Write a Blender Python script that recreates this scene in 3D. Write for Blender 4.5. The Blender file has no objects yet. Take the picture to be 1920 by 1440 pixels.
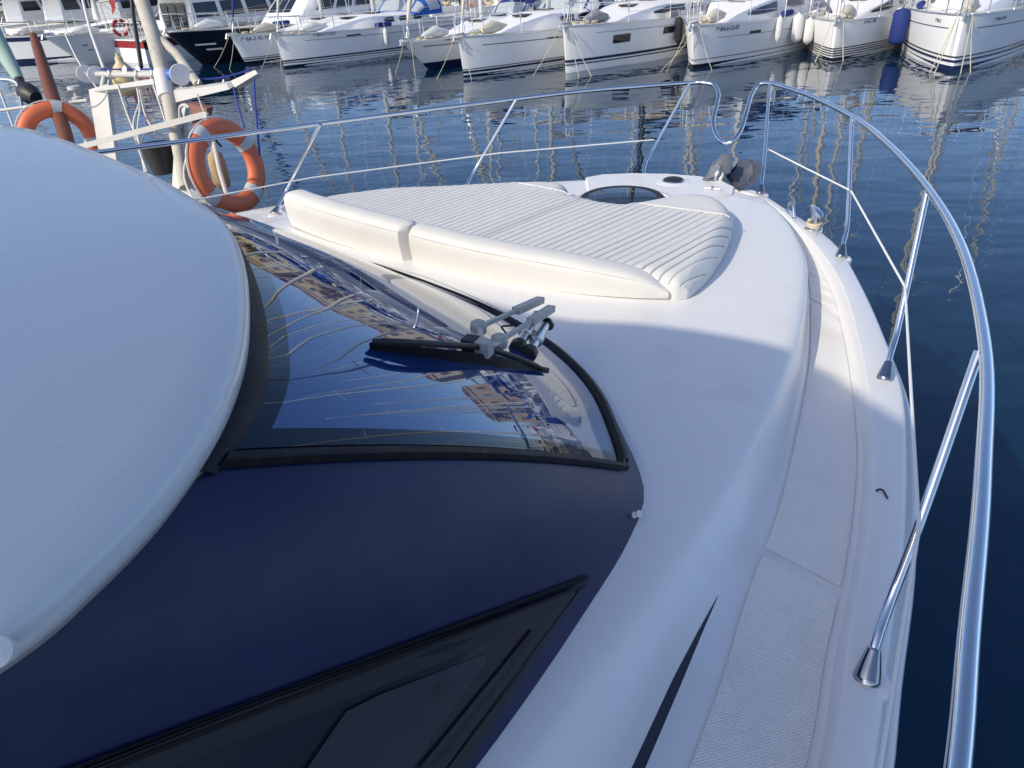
import bpy, math, random
import numpy as np
from mathutils import Vector, Matrix
from mathutils.bvhtree import BVHTree
R = math.radians
random.seed(7)
scene = bpy.context.scene
col = scene.collection

# ------------------------------------------------------------------ camera
FPX, PITCH, ROLL, CAMH = 1331.0, R(30.8), R(3.7), 3.1
_F = Vector((0, math.cos(PITCH), -math.sin(PITCH)))
_U0 = Vector((0, math.sin(PITCH), math.cos(PITCH)))
_R0 = Vector((1, 0, 0))
_X = _R0 * math.cos(ROLL) - _U0 * math.sin(ROLL)
_Y = _R0 * math.sin(ROLL) + _U0 * math.cos(ROLL)
CAM = Vector((0, 0, CAMH))
cd = bpy.data.cameras.new('camera')
cam = bpy.data.objects.new('camera', cd)
col.objects.link(cam)
cam.matrix_world = Matrix(((_X.x, _Y.x, -_F.x, 0), (_X.y, _Y.y, -_F.y, 0), (_X.z, _Y.z, -_F.z, CAMH), (0, 0, 0, 1)))
cd.sensor_fit = 'HORIZONTAL'
cd.sensor_width = 36.0
cd.lens = 36.0 * FPX / 1920.0
cd.clip_start = 0.02
cd.clip_end = 2000
scene.camera = cam

# ------------------------------------------------------------------ sky, sun, exposure
SUN_EL = R(37)
SUN_H = Vector((-0.83, -0.557)).normalized()
SUN = Vector((SUN_H.x * math.cos(SUN_EL), SUN_H.y * math.cos(SUN_EL), math.sin(SUN_EL)))
world = bpy.data.worlds.new('World')
scene.world = world
world.use_nodes = True
wn = world.node_tree.nodes
wl = world.node_tree.links
sky = wn.new('ShaderNodeTexSky')
sky.sky_type = 'NISHITA'
sky.sun_disc = False
sky.sun_elevation = SUN_EL
sky.sun_rotation = math.atan2(SUN_H.x, SUN_H.y)
sky.air_density = 0.6
sky.dust_density = 1.15
sky.altitude = 0
sky.ozone_density = 2.5
bg = wn['Background']
bg.inputs['Strength'].default_value = 0.15
wl.new(sky.outputs[0], bg.inputs[0])
sl = bpy.data.lights.new('sun', 'SUN')
sl.energy = 2.3
sl.angle = R(0.53)
sl.color = (1.0, 0.90, 0.71)
so = bpy.data.objects.new('sun', sl)
col.objects.link(so)
so.rotation_euler = SUN.to_track_quat('Z', 'Y').to_euler()
vs = scene.view_settings
vs.view_transform = 'Standard'
vs.look = 'None'
vs.exposure = 0.53
vs.gamma = 1.0
vs.use_curve_mapping = False
scene.cycles.max_bounces = 8
scene.cycles.use_denoising = True

# ------------------------------------------------------------------ helpers
def ray(px, py):
    return (_X * (px - 960) - _Y * (py - 720) + _F * FPX).normalized()
def at(px, py, z):
    d = ray(px, py)
    return CAM + d * ((z - CAMH) / d.z)
def dep(px, py, D):
    d = ray(px, py)
    return CAM + d * (D / d.dot(_F))
HEAD = R(46)
BO = Vector((0.747, 4.36, 0))
BM = Matrix.Translation(BO) @ Matrix.Rotation(-HEAD, 4, 'Z')
BMI = BM.inverted()
def aL(px, py, z):
    """pixel seen at height z, in the yacht's own frame (x starboard, y forward)"""
    return BMI @ at(px, py, z)
def dL(px, py, D):
    return BMI @ dep(px, py, D)

MATS = {}
def mat(name, color, rough=0.4, metal=0.0, ior=1.5, spec=0.5, coat=0.0, noise=0.0, nscale=6.0, bump=0.0, bscale=200.0, dirt=None, dscale=1.5, demin=.55, demax=.75, alpha=1.0, trans=0.0, subsurf=0.0):
    m = bpy.data.materials.new(name)
    m.use_nodes = True
    nt = m.node_tree
    b = nt.nodes['Principled BSDF']
    c = (*color, 1)
    b.inputs['Base Color'].default_value = c
    b.inputs['Roughness'].default_value = rough
    b.inputs['Metallic'].default_value = metal
    b.inputs['IOR'].default_value = ior
    b.inputs['Specular IOR Level'].default_value = spec
    b.inputs['Coat Weight'].default_value = coat
    b.inputs['Coat Roughness'].default_value = 0.06
    b.inputs['Alpha'].default_value = alpha
    b.inputs['Transmission Weight'].default_value = trans
    tc = nt.nodes.new('ShaderNodeTexCoord')
    src = None
    if noise > 0 or dirt:
        n = nt.nodes.new('ShaderNodeTexNoise')
        n.inputs['Scale'].default_value = nscale
        n.inputs['Detail'].default_value = 5
        n.inputs['Roughness'].default_value = 0.6
        nt.links.new(tc.outputs['Object'], n.inputs['Vector'])
        mx = nt.nodes.new('ShaderNodeMix')
        mx.data_type = 'RGBA'
        k0, k1 = 1 - noise, 1 + noise
        mx.inputs[6].default_value = (color[0] * k0, color[1] * k0, color[2] * k0, 1)
        mx.inputs[7].default_value = (min(1, color[0] * k1), min(1, color[1] * k1), min(1, color[2] * k1), 1)
        nt.links.new(n.outputs['Fac'], mx.inputs[0])
        src = mx.outputs[2]
        mr = nt.nodes.new('ShaderNodeMapRange')
        mr.inputs[3].default_value = max(0.0, rough * 0.75)
        mr.inputs[4].default_value = min(1.0, rough * 1.3)
        nt.links.new(n.outputs['Fac'], mr.inputs[0])
        nt.links.new(mr.outputs[0], b.inputs['Roughness'])
        if dirt:
            n2 = nt.nodes.new('ShaderNodeTexNoise')
            n2.inputs['Scale'].default_value = dscale
            n2.inputs['Detail'].default_value = 8
            n2.inputs['Roughness'].default_value = 0.65
            nt.links.new(tc.outputs['Object'], n2.inputs['Vector'])
            m2 = nt.nodes.new('ShaderNodeMapRange')
            m2.inputs[1].default_value = demin
            m2.inputs[2].default_value = demax
            nt.links.new(n2.outputs['Fac'], m2.inputs[0])
            mx2 = nt.nodes.new('ShaderNodeMix')
            mx2.data_type = 'RGBA'
            nt.links.new(m2.outputs[0], mx2.inputs[0])
            nt.links.new(src, mx2.inputs[6])
            mx2.inputs[7].default_value = (*dirt, 1)
            src = mx2.outputs[2]
        nt.links.new(src, b.inputs['Base Color'])
    if bump > 0:
        n = nt.nodes.new('ShaderNodeTexNoise')
        n.inputs['Scale'].default_value = bscale
        n.inputs['Detail'].default_value = 3
        nt.links.new(tc.outputs['Object'], n.inputs['Vector'])
        bp = nt.nodes.new('ShaderNodeBump')
        bp.inputs['Strength'].default_value = bump
        bp.inputs['Distance'].default_value = 0.004
        nt.links.new(n.outputs['Fac'], bp.inputs['Height'])
        nt.links.new(bp.outputs[0], b.inputs['Normal'])
    MATS[name] = m
    return m

mat('gelcoat', (.80, .80, .80), .32, coat=.25, noise=.03, nscale=3, dirt=(.70, .69, .66), dscale=2.3, demin=.56, demax=.85)
mat('gelcoat_far', (.90, .895, .88), .35, noise=.03, nscale=.8, dirt=(.74, .73, .68), dscale=.9, demin=.58, demax=.9)
mat('gelcoat_cream', (.76, .74, .68), .4, noise=.04, nscale=1.5)
mat('roof_white', (.76, .755, .745), .28, coat=.3, noise=.03, nscale=2.0, dirt=(.74, .74, .75), dscale=1.2)
mat('vinyl', (.73, .725, .70), .45, noise=.03, nscale=9, bump=.12, bscale=240, dirt=(.68, .67, .64), dscale=5, demin=.6, demax=.9)
mat('vinyl_cream', (.80, .78, .735), .45, noise=.03, nscale=7, bump=.10, bscale=200, dirt=(.74, .71, .65), dscale=4, demin=.58, demax=.85)
mat('stitch', (.34, .34, .33), .6)
mat('piping', (.55, .55, .54), .5)
mat('navy', (.013, .019, .068), .34, spec=.4, noise=.3, nscale=4, dirt=(.030, .036, .085), dscale=5, demin=.48, demax=.8)
mat('rubber', (.010, .010, .012), .5, spec=.25, noise=.2, nscale=40, dirt=(.03, .03, .03), dscale=30)
mat('black', (.012, .012, .014), .45)
mat('black_plastic', (.02, .021, .023), .5, noise=.2, nscale=30)
mat('steel', (.82, .83, .85), .07, metal=1, noise=.03, nscale=30)
mat('socket_steel', (.42, .42, .44), .14, metal=1, noise=.05, nscale=30)  # steel darkened, dark reflections at the stanchion feet put into the colour
mat('steel_brushed', (.62, .63, .64), .28, metal=1, noise=.06, nscale=60)
mat('alu', (.66, .66, .66), .35, metal=1, noise=.05)
mat('grey_metal', (.46, .45, .42), .45, noise=.12, nscale=60, dirt=(.34, .32, .28), dscale=40)
mat('galvanized', (.45, .46, .47), .42, metal=.85, noise=.12, nscale=20)
mat('anchor_steel', (.10, .11, .14), .38, metal=.15, noise=.15, nscale=20)
mat('wire_white', (.82, .82, .80), .4)
mat('rope', (.60, .52, .38), .85, noise=.2, nscale=120, bump=.5, bscale=220)
mat('rope_far', (.55, .50, .36), .85, noise=.2, nscale=8)
mat('rope_white', (.74, .72, .66), .8, noise=.15, nscale=60)
mat('rope_blue', (.02, .05, .30), .7)
mat('orange', (.74, .175, .075), .5, noise=.12, nscale=8, dirt=(.66, .20, .11), dscale=6)
mat('reflective', (.55, .57, .57), .4, noise=.1, nscale=20)
mat('wood', (.16, .055, .03), .55, noise=.3, nscale=14)
mat('wood_grey', (.50, .47, .40), .7, noise=.2, nscale=12, dirt=(.24, .2, .15), dscale=8)
mat('wood_red', (.22, .09, .06), .6, noise=.3, nscale=20)
mat('old_white', (.54, .53, .50), .5, noise=.06, nscale=5, dirt=(.42, .36, .27), dscale=6, demin=.6, demax=.75)
mat('buoy_yellow', (.70, .56, .30), .5, noise=.08, nscale=5)
mat('tan_fender', (.42, .31, .17), .7, noise=.2, nscale=12)
mat('reel_white', (.66, .66, .68), .4, noise=.04)
mat('line_blue', (.04, .14, .60), .5)
mat('green_cloth', (.34, .46, .40), .8, noise=.1, nscale=8)
mat('teak', (.36, .25, .15), .6, noise=.15, nscale=5)
mat('navy_paint', (.012, .02, .075), .25, coat=.3)
mat('dark_paint', (.010, .012, .02), .25, coat=.3)
mat('red_paint', (.32, .02, .022), .35, noise=.06)
mat('red_paint_shade', (.13, .014, .02), .35, noise=.06)  # darker copy of the red paint, trawler's side shade put into the colour
mat('blue_canvas', (.012, .028, .17), .75, noise=.15, nscale=4)
mat('royal_canvas', (.012, .09, .42), .75, noise=.12, nscale=4)
mat('black_canvas', (.016, .017, .022), .8, noise=.15, nscale=4)
mat('grey_canvas', (.30, .31, .32), .8, noise=.1, nscale=4)
mat('cream_canvas', (.62, .57, .47), .8, noise=.08, nscale=4)
mat('dark_glass', (.012, .016, .024), .06, spec=.6)
mat('clear_vinyl', (.40, .44, .48), .15, noise=.1, nscale=3)
mat('grey_glass', (.022, .024, .03), .08)
mat('blind', (.035, .036, .046), .3, noise=.25, nscale=5)
mat('wedge_dark', (.02, .025, .045), .6)
mat('mast_alu', (.60, .60, .58), .4, metal=.6, noise=.06, nscale=2)
mat('mast_white', (.74, .73, .70), .4, noise=.05, nscale=2)
mat('mast_black', (.02, .02, .024), .4)
mat('lettering', (.03, .035, .05), .5)
mat('fender_white', (.74, .74, .72), .5, noise=.05)
mat('concrete', (.42, .39, .34), .85, noise=.12, nscale=.8, dirt=(.28, .25, .21), dscale=.4)
mat('sandstone', (.54, .45, .31), .85, noise=.12, nscale=.5, dirt=(.42, .32, .20), dscale=.25)
mat('sandstone_pale', (.60, .51, .36), .85, noise=.1, nscale=.5)
mat('ochre', (.54, .40, .24), .85, noise=.1, nscale=.5)
mat('shutter', (.13, .105, .085), .6)
mat('roof_tile', (.30, .15, .09), .8, noise=.2, nscale=2)
mat('trunk_bark', (.16, .12, .08), .9, noise=.2, nscale=6)
mat('leaf', (.06, .085, .03), .7, noise=.35, nscale=.9)
mat('leaf_dry', (.20, .15, .07), .8, noise=.3, nscale=.7)
mat('skin_dash', (.04, .05, .07), .6)

def m_nonslip():
    m = mat('nonslip', (.90, .89, .87), .6, noise=.03, nscale=4, dirt=(.78, .77, .74), dscale=3, demin=.5, demax=.8)
    nt = m.node_tree
    b = nt.nodes['Principled BSDF']
    tc = nt.nodes.new('ShaderNodeTexCoord')
    mp = nt.nodes.new('ShaderNodeMapping')
    mp.inputs['Rotation'].default_value = (0, 0, R(33))
    nt.links.new(tc.outputs['Object'], mp.inputs['Vector'])
    v = nt.nodes.new('ShaderNodeTexVoronoi')
    v.inputs['Scale'].default_value = 150
    v.inputs['Randomness'].default_value = 0.0
    nt.links.new(mp.outputs[0], v.inputs['Vector'])
    bp = nt.nodes.new('ShaderNodeBump')
    bp.inputs['Strength'].default_value = 1.0
    bp.inputs['Distance'].default_value = .006
    bp.invert = True
    nt.links.new(v.outputs['Distance'], bp.inputs['Height'])
    nt.links.new(bp.outputs[0], b.inputs['Normal'])
m_nonslip()

def m_windscreen():
    for nm, c in (('windscreen_glass', (.010, .038, .150)), ('windscreen_frit', (.003, .004, .008))):
        m = mat(nm, c, .012, ior=2.5 if 'glass' in nm else 1.6, spec=.5)
        m.node_tree.nodes['Principled BSDF'].inputs['Specular Tint'].default_value = (.68, .84, 1.0, 1)
m_windscreen()

def m_water():
    m = mat('sea', (.0008, .018, .046), .008, ior=1.56)
    m.node_tree.nodes['Principled BSDF'].inputs['Specular Tint'].default_value = (.60, .86, 1.0, 1)
    nt = m.node_tree
    b = nt.nodes['Principled BSDF']
    tc = nt.nodes.new('ShaderNodeTexCoord')
    def nz(scale, detail, sx, sy, rot):
        mp = nt.nodes.new('ShaderNodeMapping')
        mp.inputs['Scale'].default_value = (sx, sy, 1)
        mp.inputs['Rotation'].default_value = (0, 0, R(rot))
        nt.links.new(tc.outputs['Object'], mp.inputs['Vector'])
        n = nt.nodes.new('ShaderNodeTexNoise')
        n.inputs['Scale'].default_value = scale
        n.inputs['Detail'].default_value = detail
        n.inputs['Roughness'].default_value = .45
        nt.links.new(mp.outputs[0], n.inputs['Vector'])
        return n.outputs['Fac']
    a = nz(.75, 2, 1, 1.5, 20)
    c = nz(2.2, 2, 1, 1.7, -15)
    p = nz(.09, 2, 1, 1, 40)
    mr = nt.nodes.new('ShaderNodeMapRange')
    mr.inputs[1].default_value = .38
    mr.inputs[2].default_value = .68
    mr.inputs[3].default_value = .12
    mr.inputs[4].default_value = 1.0
    nt.links.new(p, mr.inputs[0])
    mu = nt.nodes.new('ShaderNodeMath'); mu.operation = 'MULTIPLY'
    nt.links.new(c, mu.inputs[0]); nt.links.new(mr.outputs[0], mu.inputs[1])
    m3 = nt.nodes.new('ShaderNodeMath'); m3.operation = 'MULTIPLY_ADD'
    nt.links.new(mu.outputs[0], m3.inputs[0]); m3.inputs[1].default_value = .35; nt.links.new(a, m3.inputs[2])
    bp = nt.nodes.new('ShaderNodeBump')
    bp.inputs['Strength'].default_value = 1.0
    bp.inputs['Distance'].default_value = .021
    nt.links.new(m3.outputs[0], bp.inputs['Height'])
    nt.links.new(bp.outputs[0], b.inputs['Normal'])
m_water()

class MB:
    def __init__(s):
        s.v = []; s.f = []; s.mi = []
    def add(s, vs, fs, mi=0):
        o = len(s.v)
        s.v += [tuple(p) for p in vs]
        s.f += [tuple(i + o for i in f) for f in fs]
        s.mi += [mi] * len(fs)
        return s
    def grid(s, rows, mi=0, closed=False):
        n = len(rows[0]); vs = [p for r in rows for p in r]; fs = []
        for i in range(len(rows) - 1):
            for j in range(n if closed else n - 1):
                k = (j + 1) % n
                fs.append((i * n + j, i * n + k, (i + 1) * n + k, (i + 1) * n + j))
        return s.add(vs, fs, mi)
    def loft(s, rings, cap=True, mi=0):
        n = len(rings[0])
        s.grid(rings, mi, closed=True)
        if cap:
            s.add(rings[0], [tuple(range(n))[::-1]], mi)
            s.add(rings[-1], [tuple(range(n))], mi)
        return s
    def tube(s, pts, r, n=8, cap=True, mi=0):
        pts = [Vector(p) for p in pts]
        rings = []; up = None
        for i, p in enumerate(pts):
            a = pts[max(0, i - 1)]; b = pts[min(len(pts) - 1, i + 1)]
            t = (b - a)
            if t.length < 1e-9: t = Vector((0, 0, 1))
            t.normalize()
            if up is None:
                up = Vector((0, 0, 1)) if abs(t.z) < .9 else Vector((1, 0, 0))
            u = up - t * up.dot(t)
            if u.length < 1e-6: u = Vector((1, 0, 0)) - t * t.x
            u.normalize(); up = u
            w = t.cross(u)
            rr = r[i] if isinstance(r, (list, tuple)) else r
            rings.append([p + (u * math.cos(2 * math.pi * k / n) + w * math.sin(2 * math.pi * k / n)) * rr for k in range(n)])
        return s.loft(rings, cap, mi)
    def box(s, c, d, rz=0, M=None, mi=0):
        x, y, z = d[0] / 2, d[1] / 2, d[2] / 2
        vs = [Vector((i * x, j * y, k * z)) for k in (-1, 1) for j in (-1, 1) for i in (-1, 1)]
        T = Matrix.Translation(Vector(c)) @ (M if M else Matrix.Rotation(rz, 4, 'Z'))
        vs = [T @ p for p in vs]
        return s.add(vs, [(0, 2, 3, 1), (4, 5, 7, 6), (0, 1, 5, 4), (2, 6, 7, 3), (0, 4, 6, 2), (1, 3, 7, 5)], mi)
    def beam(s, a, b, w, h, up=(0, 0, 1), mi=0):
        a = Vector(a); b = Vector(b); t = (b - a).normalized(); up = Vector(up)
        u = t.cross(up).normalized(); v = u.cross(t)
        rings = [[p + u * (i * w / 2) + v * (j * h / 2) for i, j in ((-1, -1), (1, -1), (1, 1), (-1, 1))] for p in (a, b)]
        return s.loft(rings, True, mi)
    def prism(s, pts, d, mi=0):
        """polygon pts swept by vector d"""
        d = Vector(d); n = len(pts)
        a = [Vector(p) for p in pts]; b = [p + d for p in a]
        return s.loft([a, b], True, mi)
    def lathe(s, prof, n=20, M=None, mi=0):
        M = M or Matrix()
        rings = [[M @ Vector((r * math.cos(2 * math.pi * k / n), r * math.sin(2 * math.pi * k / n), z)) for k in range(n)] for r, z in prof]
        return s.loft(rings, True, mi)
    def obj(s, name, mats, parent=None, sharp=35, loc=None):
        me = bpy.data.meshes.new(name)
        off = Vector(loc) if loc is not None else Vector((0, 0, 0))
        me.from_pydata([tuple(Vector(p) - off) for p in s.v], [], s.f)
        if not isinstance(mats, (list, tuple)): mats = [mats]
        for m in mats: me.materials.append(MATS[m])
        if len(mats) > 1:
            me.polygons.foreach_set('material_index', s.mi)
        me.polygons.foreach_set('use_smooth', [True] * len(me.polygons))
        me.update()
        import bmesh
        bm = bmesh.new(); bm.from_mesh(me); bmesh.ops.remove_doubles(bm, verts=bm.verts, dist=1e-5)
        bmesh.ops.recalc_face_normals(bm, faces=bm.faces); bm.to_mesh(me); bm.free()
        try: me.set_sharp_from_angle(angle=R(sharp))
        except Exception: pass
        o = bpy.data.objects.new(name, me)
        col.objects.link(o)
        if parent: o.parent = parent
        if loc is not None: o.location = off
        return o
def tag(o, label=None, cat=None, group=None, kind=None):
    if label: o['label'] = label
    if cat: o['category'] = cat
    if group: o['group'] = group
    if kind: o['kind'] = kind
    return o
def empty(name, loc, rz=0, label=None, cat=None, group=None):
    o = bpy.data.objects.new(name, None)
    col.objects.link(o)
    o.location = loc; o.rotation_euler = (0, 0, rz)
    return tag(o, label, cat, group)
def cr(pts, n):
    """resample a polyline smoothly (Catmull-Rom, chord parameter)"""
    P = [np.array(p, float) for p in pts]
    out = []
    d = [0]
    for i in range(1, len(P)): d.append(d[-1] + np.linalg.norm(P[i] - P[i - 1]) ** .5)
    D = np.array(d); Q = np.array(P)
    ts = np.linspace(0, D[-1], n)
    tan = np.zeros_like(Q)
    for i in range(len(P)):
        a = max(0, i - 1); b = min(len(P) - 1, i + 1)
        tan[i] = (Q[b] - Q[a]) / (D[b] - D[a])
    for t in ts:
        i = min(len(P) - 2, max(0, int(np.searchsorted(D, t, side='right') - 1)))
        h = D[i + 1] - D[i]; x = (t - D[i]) / h
        out.append((2 * x**3 - 3 * x**2 + 1) * Q[i] + (x**3 - 2 * x**2 + x) * h * tan[i] + (-2 * x**3 + 3 * x**2) * Q[i + 1] + (x**3 - x**2) * h * tan[i + 1])
    return [Vector(o) for o in out]
def crf(ctrl):
    """ctrl: list of (u, value tuple) -> function of u (piecewise cubic)"""
    U = np.array([c[0] for c in ctrl], float); Q = np.array([c[1] for c in ctrl], float)
    T = np.gradient(Q, U, axis=0)
    def f(u):
        i = min(len(U) - 2, max(0, int(np.searchsorted(U, u, side='right') - 1)))
        h = U[i + 1] - U[i]; x = (u - U[i]) / h
        return (2 * x**3 - 3 * x**2 + 1) * Q[i] + (x**3 - 2 * x**2 + x) * h * T[i] + (-2 * x**3 + 3 * x**2) * Q[i + 1] + (x**3 - x**2) * h * T[i + 1]
    return f

# ------------------------------------------------------------------ water
g = MB().grid([[(-400 + 800 * i / 8, -120 + 720 * j / 8, 0) for i in range(9)] for j in range(9)])
tag(g.obj('water', 'sea'), 'dark blue harbour water with small ripples', kind='structure')
# ------------------------------------------------------------------ the motor yacht we stand on
yacht = empty('motor_yacht', BO, -HEAD, 'white motor yacht with navy cabin sides filling the foreground', 'motor yacht')
Y = yacht
KS = [  # station, shoulder, inner non-slip edge, cap inner edge, outer edge, deck height
    (0, (0, .62), (0, .68), (0, .84), (0, .99), 1.690), (1, (.30, .63), (.30, .68), (.28, .81), (.27, .95), 1.690),
    (2, (.52, .65), (.52, .68), (.50, .74), (.49, .86), 1.690), (3, (.66, .56), (.67, .57), (.69, .61), (.73, .69), 1.688),
    (4, (.80, .43), (.825, .425), (.91, .41), (1.02, .45), 1.675), (5, (1.02, .18), (1.045, .18), (1.19, .12), (1.31, .17), 1.655),
    (6, (1.25, -.15), (1.275, -.15), (1.46, -.23), (1.60, -.26), 1.625), (7, (1.43, -.52), (1.465, -.52), (1.69, -.62), (1.85, -.68), 1.605),
    (8, (1.60, -.94), (1.655, -.94), (1.90, -1.03), (2.055, -1.06), 1.60), (9, (1.74, -1.37), (1.815, -1.37), (2.09, -1.45), (2.205, -1.45), 1.60),
    (10, (1.86, -1.85), (1.975, -1.85), (2.24, -1.88), (2.345, -1.88), 1.60), (11, (1.93, -2.22), (2.07, -2.22), (2.34, -2.25), (2.44, -2.25), 1.60),
    (12, (1.99, -2.60), (2.18, -2.60), (2.44, -2.60), (2.53, -2.60), 1.60), (13, (2.05, -3.1), (2.28, -3.1), (2.51, -3.1), (2.61, -3.1), 1.60),
    (14, (2.12, -4), (2.34, -4), (2.58, -4), (2.68, -4), 1.60), (15, (2.15, -7), (2.36, -7), (2.60, -7), (2.70, -7), 1.60), (16, (2.10, -10), (2.32, -10), (2.52, -10), (2.60, -10), 1.60)]
fS = crf([(k[0], k[1]) for k in KS]); fN = crf([(k[0], k[2]) for k in KS]); fC = crf([(k[0], k[3]) for k in KS]); fO = crf([(k[0], k[4]) for k in KS])
fZ = crf([(k[0], (k[5],)) for k in KS])
def trunk_z(S, Ss): return 1.752 + .022 * (1 - (S / max(Ss, .05)) ** 2) if Ss > 0 else 1.774
_oF = [k[4] for k in KS]
def shear(S, F):
    c = .27 * min(1, max(0, (F + 1.3) / 2.2)) ** 1.5
    sm = float(np.interp(-F, [-k[1] for k in _oF], [k[0] for k in _oF]))
    return S + c * (1 - max(-1, min(1, S / max(.3, sm))))
us = np.arange(0, 16.01, .2)
deck = MB(); hull = MB()
for sg in (1, -1):
    rows = []; hrows = []
    for u in us:
        S, N, C_, O_ = fS(u), fN(u), fC(u), fO(u); zd = float(fZ(u)[0])
        def P(s, f, z): return (shear(sg * max(0, s), f), f, z)
        w = np.array(N) - np.array(S)
        nrm = w / (np.linalg.norm(w) + 1e-6)
        r = []
        Si = max(0, S[0] - .07 * abs(nrm[0]) - .0); Fi = S[1] - .07 * nrm[1]
        for q in (0, .3, .6, .85): r.append(P(Si * q, Fi, trunk_z(Si * q, S[0]) - .0))
        r.append(P(Si, Fi, 1.752))
        r.append(P(S[0] - .035 * nrm[0], S[1] - .035 * nrm[1], 1.747))
        r.append(P(S[0] - .012 * nrm[0], S[1] - .012 * nrm[1], 1.738))
        r.append(P(S[0], S[1], 1.722))
        hN = np.array(N) - nrm * .018
        zt = zd + (.035 if u > 6 else .01)
        r.append(P(*(np.array(S) * .25 + hN * .75), max(zt, zd + .3 * (1.722 - zd))))
        r.append(P(*hN, zd + .010)); r.append(P(*N, zd))
        c = np.array(C_) - np.array(N); cn = c / (np.linalg.norm(c) + 1e-6)
        r.append(P(*(np.array(C_) - cn * .030), zd)); r.append(P(*(np.array(C_) - cn * .014), zd + .008))
        zc = 1.70
        r.append(P(*(np.array(C_) - cn * .002), zc - .012)); r.append(P(*(np.array(C_) + cn * .010), zc))
        o = np.array(O_)
        r.append(P(*(o - cn * .030), zc)); r.append(P(*(o - cn * .010), zc - .008)); r.append(P(*o, zc - .03))
        rows.append(r)
        h = [P(*o, zc - .03), P(*(o + cn * .012), 1.655), P(*(o + cn * .016), 1.615), P(*(o - cn * .004), 1.60)]
        for z, k in ((1.3, .03), (.9, .10), (.45, .22), (0.0, .42), (-.5, .8)):
            kk = k * (1.6 if u < 6 else 1.0)
            h.append(P(max(0, o[0] - kk * abs(cn[0]) - .02), o[1] - kk * cn[1] - .02 * cn[1], z))
        hrows.append(h)
    deck.grid(rows); hull.grid(hrows)
deck.obj('deck_moulding', 'gelcoat', Y, 50)
hull.obj('hull', 'gelcoat', Y, 40)
# non-slip deck panels, one sheet each
def u_of_F(f, fn):
    lo, hi = 0, 16
    for _ in range(40):
        m = (lo + hi) / 2
        if fn(m)[1] > f: lo = m
        else: hi = m
    return lo
JN = [(u_of_F(.36, fN), u_of_F(.34, fC)), (u_of_F(-.37, fN), u_of_F(-.46, fC)), (u_of_F(-2.05, fN), u_of_F(-2.06, fC)), (14.6, 14.6)]
for sg in (1, -1):
    for a in range(3):
        rows = []
        for i in range(25):
            q = i / 24
            u0 = JN[a][0] + .012 + (JN[a + 1][0] - JN[a][0] - .09) * q; u1 = JN[a][1] + .012 + (JN[a + 1][1] - JN[a][1] - .09) * q
            A = np.array(fN(u0)); Cc = np.array(fC(u1)); B = Cc - (Cc - A) / np.linalg.norm(Cc - A) * .036
            A = A + (B - A) * .03
            z0 = float(fZ((u0 + u1) / 2)[0]) + .0035
            rows.append([(shear(sg * (A[0] + (B[0] - A[0]) * k / 4), A[1] + (B[1] - A[1]) * k / 4), A[1] + (B[1] - A[1]) * k / 4, z0) for k in range(5)])
        MB().grid(rows).obj('nonslip_panel', 'nonslip', Y)
# dark wedge-shaped sheet on the cabin trunk side
sp = [(1346, 1116), (1305, 1190), (1262, 1272), (1184, 1440), (1156, 1500)]
sq = [(1346, 1119), (1313, 1196), (1280, 1276), (1210, 1440), (1186, 1500)]
a = [aL(*p, 1.700) for p in sp]; b = [aL(*p, 1.696) for p in sq]
MB().grid([a, b]).obj('side_dark_wedge', 'wedge_dark', Y)

# --- cabin: navy patch with raked windscreen
UC = .88
fB = crf([(0, (0, -1.575)), (.2, (.36, -1.585)), (.4, (.70, -1.63)), (.55, (1.01, -1.71)), (.7, (1.33, -1.86)), (.8, (1.53, -2.01)), (.88, (1.64, -2.10)), (1.0, (1.745, -2.22)), (1.1, (1.80, -2.36)), (1.3, (1.87, -2.64)), (1.6, (1.955, -3.09)), (2.2, (2.04, -4.2)), (3, (2.06, -7)), (3.5, (2.06, -8.6))])
fT = crf([(0, (0, -2.64)), (.2, (.45, -2.70)), (.4, (.85, -2.82)), (.55, (1.10, -2.92)), (.7, (1.33, -3.03)), (.8, (1.50, -3.13)), (.88, (1.635, -3.26)), (1.0, (1.73, -3.47)), (1.1, (1.77, -3.65)), (1.3, (1.81, -4.0)), (1.6, (1.83, -4.6)), (2.2, (1.85, -6)), (3, (1.85, -8)), (3.5, (1.85, -8.6))])
def patch(u, v, off=0):
    sg = -1 if u < 0 else 1
    b = fB(abs(u)); t = fT(abs(u))
    p = Vector((sg * (b[0] + (t[0] - b[0]) * v), b[1] + (t[1] - b[1]) * v, 1.747 + (2.462 - 1.747) * v + (.010 + .028 * min(1, (u / .6) ** 2)) * 4 * v * (1 - v)))
    if off:
        e1 = patch(u + .004, v) - patch(u - .004, v); e2 = patch(u, v + .004) - patch(u, v - .004)
        n = e1.cross(e2).normalized()
        if n.z < 0: n = -n
        p = p + n * off
    return p
def vl(u): 
    x = max(0, (abs(u) - .42) / (UC - .42)); return .016 + .072 * x ** 1.3
cabin = MB()
uu = list(np.arange(-3.4, 3.41, .05)); vv = np.linspace(0, 1.0, 17)
cabin.grid([[patch(u, v) for u in uu] for v in vv])
cabin.grid([[patch(u, 0) - Vector((0, 0, .03)) for u in uu], [patch(u, 0) for u in uu]])
cab = cabin.obj('cabin_side', 'navy', Y, 30)
_st = MB(); _us = list(np.arange(-.2, 3.41, .02)); _st.grid([[patch(u, v) for u in _us] for v in np.linspace(0, 1, 41)])
_pol = [list(f) for f in _st.f]
BV = BVHTree.FromPolygons([tuple(p) for p in _st.v], _pol)
CAML = BMI @ CAM
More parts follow.
